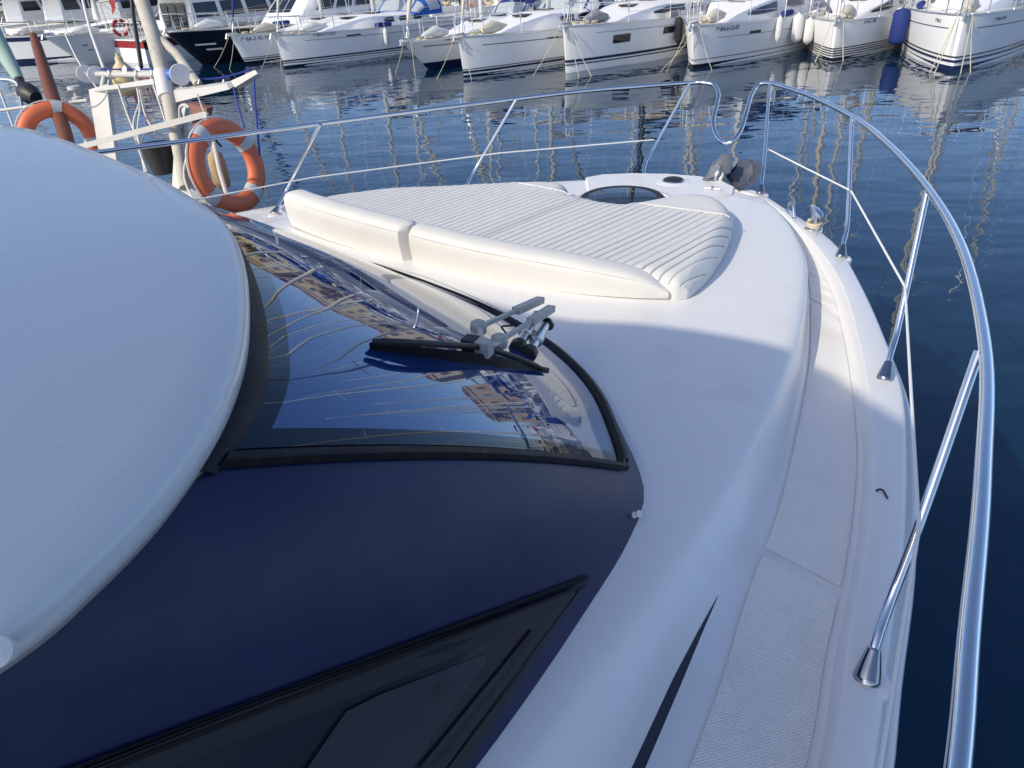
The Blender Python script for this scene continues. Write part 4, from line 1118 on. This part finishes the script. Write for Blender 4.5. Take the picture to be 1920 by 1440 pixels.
# b5: long white yacht, thin sheer line, navy boot stripes, blue sprayhood
b5 = sail('', 'long white sailing yacht with bright blue sprayhood and one white fender', (533, 127), 50, 12.6, 4.2, 1.42, 1.28, .12)
b5.hull(); b5.stripe(-.28, .09, 'dark_paint', 'antifouling', off=.010); b5.stripe(.17, .205, 'dark_paint', 'boot_stripe'); b5.stripe(.255, .32, 'navy_paint', 'boot_stripe')
b5.stripe(.80, .815, 'lettering', 'sheer_line', .07, .9, rel=True); b5.port(.19, 1.14, .55, .05)
b5.text('7ª BA-3-313-07', .125, 1.27, .17); b5.trunk(.14, .56, .42, .62, wins=((.36, .40), (.42, .46), (.48, .52)))
b5.mast(.40, 16.5, .10, cover='blue_canvas'); b5.rails(); b5.hood(.50, 'royal_canvas', .85, 1.6, .72); b5.clutter(1)
b4 = sail('', 'white sailing yacht showing large registration lettering behind the dark cruiser', (461, 121), 52, 11.5, 3.7, 1.40, 1.25, .42)
b4.hull(); b4.stripe(-.28, .14, 'dark_paint', 'antifouling', off=.010); b4.stripe(.19, .24, 'dark_paint', 'boot_stripe'); b4.stripe(.29, .32, 'dark_paint', 'boot_stripe')
b4.text('7ª BA-2 42-10', .060, 1.13, .235); b4.trunk(); b4.mast(.4, 15, cover='royal_canvas', furl='blue_canvas'); b4.rails(); b4.hood(.7, 'black_canvas'); b4.clutter(2)
b6 = sail('', 'small white sailing yacht with dark blue bottom and raked bow', (803, 130), 55, 9.5, 3.2, 1.22, 1.05, 1.15)
b6.hull(); b6.stripe(-.28, .28, 'navy_paint', 'antifouling', off=.010); b6.stripe(.80, .85, 'grey_canvas', 'sheer_line', .04, .95, rel=True); b6.text('1ª PM 1-2342-A', .14, 1.09, .13)
b6.trunk(.2, .7, .42); b6.mast(.4, 12.5, .075, 'mast_white', cover='blue_canvas'); b6.rails(); b6.hood(.58, 'blue_canvas', .8); b6.clutter(3)
b7 = sail('', 'white sailing yacht with plumb bow and dark double boot stripe, third from right of pulpit rail', (870, 144), 51, 11.8, 4.1, 1.43, 1.28, .12)
b7.o['label'] = 'white plumb-bowed sailing yacht with navy sprayhood beside the blue-bottomed yacht'
b7.hull(); b7.stripe(-.28, .06, 'dark_paint', 'antifouling', off=.010); b7.stripe(.12, .20, 'navy_paint', 'boot_stripe'); b7.stripe(.24, .27, 'dark_paint', 'boot_stripe')
b7.stripe(.78, .80, 'lettering', 'sheer_line', .05, .95, rel=True); b7.port(.235, 1.06, .42, .05); b7.trunk(.13, .56, .46, .62, wins=((.34, .40), (.42, .50)))
b7.mast(.41, 16, .09, cover='cream_canvas'); b7.rails(); b7.hood(.50, 'blue_canvas', .85, 1.5, .66); b7.clutter(4)
b8 = sail('', 'tall white sailing yacht with rectangular dark hull windows and black fender', (1062, 137), 52, 12.4, 4.4, 1.62, 1.45, .06)
b8.hull(); b8.stripe(.26, .30, 'dark_paint', 'boot_stripe'); b8.stripe(.36, .45, 'navy_paint', 'boot_stripe')
b8.stripe(.84, .855, 'grey_canvas', 'sheer_line', .07, .95, rel=True); b8.port(.115, 1.02, .62, .24); b8.port(.272, 1.10, .5, .2)
b8.trunk(.16, .62, .42, .66, wins=((.30, .44), (.47, .50), (.52, .55))); b8.mast(.42, 17, .11, 'mast_black', cover='black_canvas', furl='grey_canvas'); b8.rails(); b8.hood(.70, 'black_canvas', .55, 1.6, .7); b8.clutter(5)
b9 = sail('', 'white sailing yacht with rounded blue cabin window and white fenders amidships', (1300, 128), 53, 11.4, 4.1, 1.45, 1.30, .22)
b9.hull(); b9.stripe(-.28, .13, 'dark_paint', 'antifouling', off=.010); b9.stripe(.26, .30, 'grey_canvas', 'boot_stripe'); b9.stripe(.70, .71, 'lettering', 'sheer_line', .06, .9, rel=True); b9.port(.16, 1.02, .45, .08)
b9.text('7ª-BA-6-22-07', .085, 1.22, .19); b9.trunk(.12, .64, .58, .66, wins=((.22, .34), (.40, .54)), wmt='navy_paint', wz=(.35, .85)); b9.mast(.40, 15.5, .09, 'mast_white', cover='blue_canvas'); b9.rails(); b9.hood(.62, 'blue_canvas', .9, 1.6); b9.bimini(.82, 'blue_canvas'); b9.clutter(6)
b10 = sail('', 'white sailing yacht with four thin dark stripes along the waterline', (1560, 112), 57, 10.2, 3.7, 1.30, 1.15, .10, flare=.86)
b10.hull(); b10.stripe(-.28, .06, 'dark_paint', 'antifouling', off=.010)
for z in (.11, .19, .27, .35): b10.stripe(z, z + .036, 'dark_paint', 'boot_stripe')
b10.text('6ª PA-1-138', .11, 1.14, .14); b10.trunk(.14, .62, .52, .62, wins=((.22, .36), (.46, .50), (.52, .56))); b10.mast(.4, 14, .08, cover='cream_canvas', furl='cream_canvas'); b10.rails(); b10.clutter(7)
b11 = sail('', 'large white sailing yacht with broad bow at the right edge', (1785, 133), 57, 12.5, 4.0, 1.62, 1.42, .05, flare=.88, full=.75)
b11.hull(); b11.stripe(-.28, .14, 'navy_paint', 'antifouling', off=.010); b11.stripe(.24, .31, 'navy_paint', 'boot_stripe'); b11.stripe(.38, .42, 'dark_paint', 'boot_stripe')
b11.stripe(.765, .78, 'lettering', 'sheer_line', .03, .95, rel=True); b11.text('7ª BA-2-164', .10, 1.37, .14); b11.text('7ª BA-2', .075, 1.37, .14, 1)
b11.trunk(.12, .62, .50, .66, wins=((.28, .38), (.42, .54))); b11.mast(.42, 17, .10, cover='cream_canvas'); b11.rails(); b11.hood(.72, 'cream_canvas', .9); b11.clutter(8)
b0 = sail('', 'white sailing yacht with navy sheer band and navy bottom at far left', (20, 119), 20, 12.0, 3.8, 1.55, 1.40, .5)
b0.hull(); b0.stripe(-.28, .22, 'navy_paint', 'antifouling', off=.010); b0.stripe(.83, .985, 'navy_paint', 'sheer_band', .0, .98, rel=True); b0.trunk(.2, .72, .45); b0.mast(.4, 15, .09, cover='royal_canvas'); b0.rails(); b0.bimini(.55, 'cream_canvas', 1.6, 3.0, .9); b0.clutter(9)
moor(b5, 'pale mooring line from the bow of the long white yacht', [(-1.5, .9), (1.2, .6)])
moor(b4, 'pale mooring line from the bow of the lettered yacht', [(-1.3, 1.6), (1.2, 1.2)])
moor(b6, 'pale mooring line from the bow of the blue-bottomed yacht', [(-.9, 1.6), (.9, 1.3)])
moor(b7, 'pale mooring line from the plumb bow beside the blue-bottomed yacht', [(-1.2, .5), (1.0, .7)])
moor(b8, 'pale mooring line from the bow of the yacht with hull windows', [(-1.4, .7), (1.2, .9), (-1.9, .4)])
moor(b9, 'tan mooring line from the bow of the yacht with the rounded window', [(-1.2, .3), (.9, .8), (1.15, 1.0)])
moor(b10, 'tan mooring line from the bow of the four-striped yacht', [(-.6, .25), (.65, .4)], r=.013)
moor(b11, 'tan mooring line from the broad bow at the right edge', [(-.7, .2), (.6, .6), (-.35, .4), (.8, .4)], r=.012)
fender(b5, .31, -1, .92, .62, .11, 'fender_white', 'slim white fender hanging on the side of the long white yacht')
fender(b8, .315, -1, 1.05, .85, .14, 'black_canvas', 'pointed black fender hanging beside a dark hull window')
fender(b9, .255, -1, 1.02, .75, .11, 'fender_white', 'slim white fender amidships on the yacht with the rounded window')
fender(b9, .33, -1, .95, .9, .19, 'fender_white', 'fat white fender aft on the yacht with the rounded window')
fender(b10, .155, 1, .82, .8, .17, 'fender_white', 'stubby white fender on the sunny side of the four-striped yacht')
fender(b10, .25, -1, .95, .85, .15, 'fender_white', 'white fender on the shaded side of the four-striped yacht')
fender(b11, .27, 1, .95, 1.1, .27, 'blue_canvas', 'big blue covered fender hanging from the boat at the right edge')

# motor boats on the left
class Motor(Boat):
    def house(b, tiers, mt='gelcoat_far', glass='dark_glass'):
        """tiers: (t0, t1, width factor, z0, height, front rake, windows)"""
        for (t0, t1, w, z0, h, rk, wn_) in tiers:
            z0 -= .30
            y0 = -b.L * t0; y1 = -b.L * t1; W0 = b.B / 2 * w
            m = MB(); lv = [(0, 1), (.35, .985), (.85, .93), (1, .86)]
            rings = []
            for q, k in lv:
                yf = y0 - rk * q; ya = y1 + .15 * q; x = W0 * k
                rings.append([Vector(v) for v in ((x * .62, yf, z0 + h * q), (x * .93, yf - .35, z0 + h * q), (x, yf - .8, z0 + h * q), (x, ya, z0 + h * q), (-x, ya, z0 + h * q), (-x, yf - .8, z0 + h * q), (-x * .93, yf - .35, z0 + h * q), (-x * .62, yf, z0 + h * q))])
            ho = m.loft(rings).obj('deckhouse', mt, b.o, 30)
            n = wn_
            def side(sg, a, c, q0, q1):
                f = lambda s_, q: Vector((sg * (W0 * np.interp(q, [0, .35, .85, 1], [1, .985, .93, .86]) + .012), (y0 - rk * q - .85) + (y1 + .15 - (y0 - rk * q - .85)) * s_, z0 + h * q))
                MB().grid([[f(s_, q) for s_ in (a, (a + c) / 2, c)] for q in (q0, q1)]).obj('cabin_window', glass, ho)
            for sg in (1, -1):
                for i in range(n): side(sg, (i + .08) / n, (i + .92) / n, .42, .82)
            f = lambda x, q: Vector((x * W0 * np.interp(q, [0, .35, .85, 1], [1, .985, .93, .86]) * .60, y0 - rk * q + .012, z0 + h * q))
            for a, c in ((-.95, -.35), (-.3, .3), (.35, .95)): MB().grid([[f(a, q), f(c, q)] for q in (.40, .84)]).obj('windscreen', glass, ho)
            if rk == 0:
                for a in (-.7, 0, .7): MB().box((a * W0, y1 - .004, z0 + h * .5), (W0 * .55, .02, h * .75)).obj('aft_door', glass, ho)
    def fly(b, t0, t1, z, w=.8, mt='gelcoat_far'):
        z -= .30
        y0, y1 = -b.L * t0, -b.L * t1; x = b.B / 2 * w
        m = MB(); out = [(x * .6, y0), (x, y0 - .9), (x, y1), (-x, y1), (-x, y0 - .9), (-x * .6, y0)]
        m.loft([[Vector((a * k, c, z + dz)) for a, c in out] for k, dz in ((1, 0), (1.04, .12), (1.02, .16))]); m.obj('flybridge_deck', mt, b.o, 30)
        m = MB(); m.grid([[Vector((a, c, z + .16)) for a, c in out[-1:] + out[:3]] , [Vector((a * .96, c - .15, z + .62)) for a, c in out[-1:] + out[:3]]]); m.grid([[Vector((a, c, z + .16)) for a, c in out[3:]], [Vector((a * .96, c - .15, z + .62)) for a, c in out[3:]]]); m.obj('flybridge_screen', mt, b.o, 30)
        r = MB()
        for sg in (1, -1):
            r.tube([(sg * x, y1 + .05, z + .15), (sg * x, y1 + .1, z + .9), (sg * x, y0 - 1.6, z + .8)], .02, 6)
            for k in range(4): r.tube([(sg * x, y1 + .1 + k * .8, z + .15), (sg * x, y1 + .1 + k * .8, z + .88)], .014, 6)
        r.tube([(-x, y1 + .1, z + .9), (x, y1 + .1, z + .9)], .02, 6); r.obj('flybridge_rail', 'steel', b.o)
        a = MB(); ya = y1 + 1.2
        a.tube(cr([(x * .95, ya, z + .1), (x * .9, ya - .3, z + 1.2), (x * .5, ya - .4, z + 1.5), (-x * .5, ya - .4, z + 1.5), (-x * .9, ya - .3, z + 1.2), (-x * .95, ya, z + .1)], 24), .07, 8); ar_ = a.obj('radar_arch', mt, b.o)
        MB().lathe([(.05, 0), (.3, .02), (.3, .16), (.1, .22), (.0, .22)], 16, Matrix.Translation((0, ya - .4, z + 1.56))).obj('radar_dome', 'gelcoat_far', ar_, 50)
def motor(label, xy, ang, L, B, fb, fs, rake, flare=.5, full=.6, cat='motor yacht', tb=.9):
    xy = at(xy[0], xy[1], 0) if xy[1] > 60 else xy
    return Motor('motor_cruiser', label, cat, xy, ang, L, B, fb, fs, rake, flare, full, 'motor boats moored across the fairway', tb)
b3 = motor('dark blue motor cruiser with flared bow and white stripes', (380, 122), 50, 11, 3.9, 1.75, 1.3, 1.2, .42, .5)
b3.hull('dark_paint'); b3.stripe(.42, .47, 'gelcoat_far', 'name_stripe', .05, .10, rel=True); b3.stripe(.58, .63, 'gelcoat_far', 'name_stripe', .03, .09, rel=True)
b3.house([(.35, .8, .75, 1.5, 1.1, 1.2, 3)]); b3.rails(); b3.clutter(21)
b1 = motor('white motor boat with sharply flared bow behind the wooden pole', (158, 121), 50, 10, 3.5, 1.65, 1.2, 1.3, .45, .5)
b1.hull(); b1.house([(.38, .8, .7, 1.4, 1.0, 1.2, 3)]); b1.rails(); b1.bimini(.72, 'black_canvas', 1.7)
for k in range(2): b1.text('vv', .075, 1.0 - .28 * k, .28)
b1.clutter(22)
# red banded trawler, stern toward the camera
st = at(246, 117, 0); hd = Vector((math.cos(R(48)), math.sin(R(48)), 0))
bw = st + hd * 12
b2 = motor('white trawler yacht with red sheer band, stern toward the camera', (bw.x, bw.y), 228, 12, 4.0, 2.0, 1.15, .7, .75, .6)
b2.hull(); b2.stripe(.62, .97, 'red_paint_shade', 'sheer_band', 0, 1, rel=True); b2.stripe(-.28, .1, 'dark_paint', 'antifouling', off=.010)
tx = b2.hb(1); MB().box((0, -12.012, .76), (tx * 2.0, .02, .28)).obj('transom_band', 'red_paint', b2.o); MB().box((0, -12.02, .94), (tx * 2.05, .08, .05)).obj('transom_cap', 'gelcoat_far', b2.o)
b2.house([(.22, .78, .82, 1.25, 1.55, .4, 4)]); b2.fly(.25, .95, 2.85, .84); b2.rails(h=.7)
for a in (-.5, 0, .5): MB().box((a * 1.6, -12 * .78 - .012, 1.65), (.62, .02, 1.2)).obj('aft_window', 'dark_glass', b2.o)
r_ = MB()
for k in range(9): r_.tube([(-1.7 + .425 * k, -11.9, .95), (-1.7 + .425 * k, -11.9, 1.65)], .016, 6)
r_.tube([(-1.7, -11.9, 1.65), (1.7, -11.9, 1.65)], .02, 6); r_.obj('stern_rail', 'gelcoat_far', b2.o)
MB().tube([(1.2, -12, 1.2), (1.5, -12.5, 3.0)], .02, 6).obj('flag_staff', 'mast_white', b2.o)
MB().grid([[Vector((1.5 + .0 * j, -12.5 - .02 * j + .0, 3.0 - .5 * i / 4)) + Vector((-.10 * j, .04 * math.sin(j * 1.3 + i), -.10 * j)) for j in range(6)] for i in range(5)]).obj('ensign', 'red_paint', b2.o)
lb = W(b2, (.1, -12.05, 1.45))
lo_ = empty('lifebuoy', lb, 0, 'small red lifebuoy on the stern rail of the trawler', 'lifebuoy')
qm = (CAM - lb).to_track_quat('Z', 'Y').to_matrix().to_4x4()
rows = [[qm @ Vector(((.30 + .075 * math.cos(b)) * math.cos(a), (.30 + .075 * math.cos(b)) * math.sin(a), .06 * math.sin(b))) for b in np.linspace(0, 2 * math.pi, 10, endpoint=False)] for a in np.linspace(0, 2 * math.pi, 33)]
MB().grid(rows, closed=True).obj('ring', 'red_paint', lo_, 80)
for t in (0, 90, 180, 270):
    rows = [[qm @ Vector(((.30 + .08 * math.cos(b)) * math.cos(a), (.30 + .08 * math.cos(b)) * math.sin(a), .065 * math.sin(b))) for b in np.linspace(0, 2 * math.pi, 11)] for a in np.linspace(R(t - 9), R(t + 9), 4)]
    MB().grid(rows).obj('white_band', 'fender_white', lo_, 80)

# ------------------------------------------------------------------ second row behind the pontoon
rd = Vector((.88, -.475, 0)).normalized(); nd = Vector((.475, .88, 0)).normalized(); Q0 = Vector((-8.1, 30.5, 0))
def RN(s, n, z=0): return Q0 + rd * s + nd * n + Vector((0, 0, z))
pt_ = MB()
A0, A1 = RN(-45, 13.6), RN(60, 13.6)
pt_.beam(A0 + Vector((0, 0, .35)), A1 + Vector((0, 0, .35)), 2.2, .5)
tag(pt_.obj('pontoon', 'concrete'), kind='structure')
covers = ['blue_canvas', 'cream_canvas', 'royal_canvas', 'black_canvas', 'grey_canvas']
cn = {'blue_canvas': 'navy', 'cream_canvas': 'cream', 'royal_canvas': 'bright blue', 'black_canvas': 'black', 'grey_canvas': 'grey'}
front = ['the lettered yacht', 'the long white yacht', 'the blue-bottomed yacht', 'the navy sprayhood yacht', 'the yacht with hull windows', 'the yacht with the rounded window', 'the four-striped yacht', 'the boat at the right edge']
rr = random.Random(11)
k = 0
for s in np.arange(-9, 40, 3.3):
    c = covers[k % 5]; near = front[min(7, max(0, int((s + 9) / 5.2)))] + (', left' if k % 2 else ', right')
    xy = RN(s + rr.uniform(-.3, .3), 26.3 + rr.uniform(-1.2, 1.0))
    if k % 3 != 1:
        lab = 'second-row sailing yacht with %s canvas behind %s' % (cn[c], near)
        b = Boat('sailing_yacht', lab, 'sailing yacht', xy, 241 + rr.uniform(-3, 3), rr.uniform(10.5, 12.5), 3.7, 1.35, 1.2, .3, group='second row of moored boats')
        b.hull(); b.stripe(.1, .2, 'navy_paint', 'boot_stripe'); b.trunk(.2, .7, .45); b.mast(.42, rr.uniform(12.5, 17.5), .09, rr.choice(['mast_alu', 'mast_white']), cover=c); b.hood(.66, c, .9); b.bimini(.86, covers[(k + 2) % 5], 2.0); b.rails(n=5)
        b.clutter(k)
    else:
        lab = 'second-row flybridge cruiser with %s sunshade behind %s' % (cn[c], near)
        b = Motor('motor_cruiser', lab, 'motor yacht', xy, 241, 12, 4.0, 1.9, 1.3, .9, .55, .6, 'second row of moored boats', .9)
        b.hull(); b.house([(.3, .82, .8, 1.5, 1.35, 1.3, 4)]); b.fly(.36, .95, 2.85, .8); b.bimini(.66, c, 3.3, 2.6, .75); b.rails(n=5)
    k += 1
# big white cruisers behind the boats on the left
for (s, n, ang, L, lab) in ((-17, 17, 228, 15, 'large white flybridge yacht behind the red banded trawler'), (-11.5, 16.5, 230, 14, 'white flybridge yacht with long dark window band behind the dark cruiser'), (-24, 16, 224, 12, 'white cruiser with dark cockpit tent behind the white motor boat'), (-30, 18, 226, 13, 'white yacht moored farthest left behind the navy banded yacht')):
    q = RN(s, n)
    b = Motor('motor_cruiser', lab, 'motor yacht', q + Vector((math.cos(R(ang + 180)), math.sin(R(ang + 180)), 0)) * 2, ang, L, 4.4, 2.1, 1.5, 1.0, .6, .6, 'second row of moored boats', .9)
    b.hull(); b.house([(.2, .8, .82, 1.7, 1.4, 1.4, 5)]); b.fly(.28, .95, 3.1, .82); b.bimini(.62, 'cream_canvas' if L > 13 else 'black_canvas', 3.2, 3.0, .75); b.rails(n=5)
for i, (s, n, H) in enumerate(((-19, 12, 13), (-22, 14, 15), (-27, 12, 14), (-33, 15, 16), (-38, 13, 13))):
    b = Boat('sailing_yacht', ['white sailing yacht with tall mast squeezed behind the trawler', 'sailing yacht with navy cover behind the flared white bow', 'sailing yacht with bright blue cover left of the wooden pole', 'sailing yacht with cream cover far behind the left edge', 'sailing yacht with black cover beyond the left edge'][i], 'sailing yacht', RN(s, n + 9), 232, 11, 3.6, 1.35, 1.2, .3, group='second row of moored boats')
    b.hull(); b.trunk(); b.mast(.42, H, .09, cover=['cream_canvas', 'blue_canvas', 'royal_canvas', 'cream_canvas', 'black_canvas'][i]); b.hood(.68, covers[i]); b.rails(n=5); b.bimini(.86, covers[(i + 1) % 5])

# ------------------------------------------------------------------ quay, houses and trees (seen mostly as reflections)
qy = MB(); qa = [RN(-140, 42), RN(140, 42), RN(140, 240), RN(-140, 240)]
qy.loft([[p + Vector((0, 0, -1)) for p in qa], [p + Vector((0, 0, 1.3)) for p in qa]])
tag(qy.obj('quay', 'concrete'), kind='structure')
def house(i, s, n, w, h, d, mt, label):
    base = RN(s, n, 1.3); rz = math.atan2(rd.y, rd.x)
    o = empty('harbour_house', base, rz, label, 'building', 'sandstone houses along the quay')
    MB().box((0, d / 2, h / 2), (w, d, h)).obj('wall', mt, o)
    MB().box((0, d / 2 - .2, h + .15), (w + .5, d + .6, .35)).obj('cornice', 'sandstone_pale', o)
    m = MB(); m.loft([[Vector((x * (w / 2 + .3), y, h + .33)) for x, y in ((-1, -.2), (1, -.2), (1, d + .3), (-1, d + .3))], [Vector((x * (w / 2 - 1.5), y, h + 1.9)) for x, y in ((-1, d * .45), (1, d * .45), (1, d * .55), (-1, d * .55))]]); m.obj('roof', 'roof_tile', o)
    nf = int(h // 2.7); nw = int(w // 2.2); tm = sm = None
    for f in range(nf):
        for c in range(nw):
            x = -w / 2 + (c + .5) * w / nw; z = .9 + f * (h - .8) / nf
            if tm is None:
                tm = MB().box((0, 0, .85), (.85, .10, 1.45)).obj('window', 'shutter', o); tm.location = (x, -.01, z); wq = tm
                sm = MB().box((0, -.05, -.06), (1.35, .22, .12)).obj('sill', 'sandstone_pale', wq)
            else:
                wq = tm.copy(); col.objects.link(wq); wq.parent = o; wq.location = (x, -.01, z)
                s2 = sm.copy(); col.objects.link(s2); s2.parent = wq
s = -62; i = 0
hn = ['ochre house with tiled roof at the left end of the quay', 'tall sandstone house left of the tree gap', 'wide sandstone house with many windows on the quay', 'pale sandstone apartment house in the middle of the quay', 'low ochre house between two sandstone blocks', 'tall sandstone block with five window rows', 'pale corner house on the quay', 'long sandstone warehouse on the quay', 'ochre apartment house near the right end', 'pale house at the right end of the quay']
for w, h in ((14, 7.5), (12, 9.5), (22, 9.0), (16, 10.5), (13, 7.5)):
    house(i, s + w / 2, 58 + (i % 3) * 1.5, w, h, 12, ['ochre', 'sandstone', 'sandstone', 'sandstone_pale'][i % 4], hn[i]); s += w + (.6 if i % 3 else 3.5); i += 1
def tree(p, H, R_, dry, label):
    o = empty('quay_tree', p, 0, label, 'tree', 'trees along the quay')
    r = random.Random(int(p.x * 17 + p.y))
    m = MB(); m.tube([(0, 0, 0), (.1, .05, H * .3), (.05, -.1, H * .6), (.1, 0, H * .85)], [.22, .17, .12, .05], 8)
    cl_ = []
    for k in range(7):
        a = r.uniform(0, 6.28); q = Vector((math.cos(a) * R_ * r.uniform(.3, .8), math.sin(a) * R_ * r.uniform(.3, .8), H * r.uniform(.55, 1.0))); cl_.append(q)
        m.tube([(.05, 0, H * .35), q * .5 + Vector((0, 0, H * .22)), q], [.09, .05, .02], 5)
    m.obj('trunk', 'trunk_bark', o)
    lf = MB()
    for k in range(1500):
        c = r.choice(cl_); d_ = Vector((r.gauss(0, 1), r.gauss(0, 1), r.gauss(0, .8))) * R_ * .27
        p_ = c + d_; u = Vector((r.uniform(-1, 1), r.uniform(-1, 1), r.uniform(-1, 1))).normalized(); v = u.orthogonal().normalized(); sz = r.uniform(.10, .22)
        lf.add([p_ - u * sz, p_ + v * sz * .5, p_ + u * sz, p_ - v * sz * .5], [(0, 1, 2, 3)])
    lf.obj('crown', 'leaf_dry' if dry else 'leaf', o)
tl = ['dry brown tree', 'green tree']
where = ['behind the far left yacht', 'left of the wooden pole', 'above the flared white bow', 'behind the white cruisers', 'right of the trawler', 'behind the long white yacht', 'behind the navy sprayhood yacht', 'behind the yacht with hull windows', 'behind the four-striped yacht', 'behind the boat at the right edge']
for i, (s, n, H) in enumerate(((-52, 46, 6), (-44, 45, 5), (-37, 47, 6.5), (-29, 46, 6), (-20, 48, 5.5), (-8, 47, 6), (6, 48, 5), (20, 47, 6), (34, 47, 6), (48, 47, 5.5))):
    tree(RN(s, n, 1.3), H, H * .42, i % 2 == 0, tl[0 if i % 2 == 0 else 1] + ' on the quay ' + where[i])
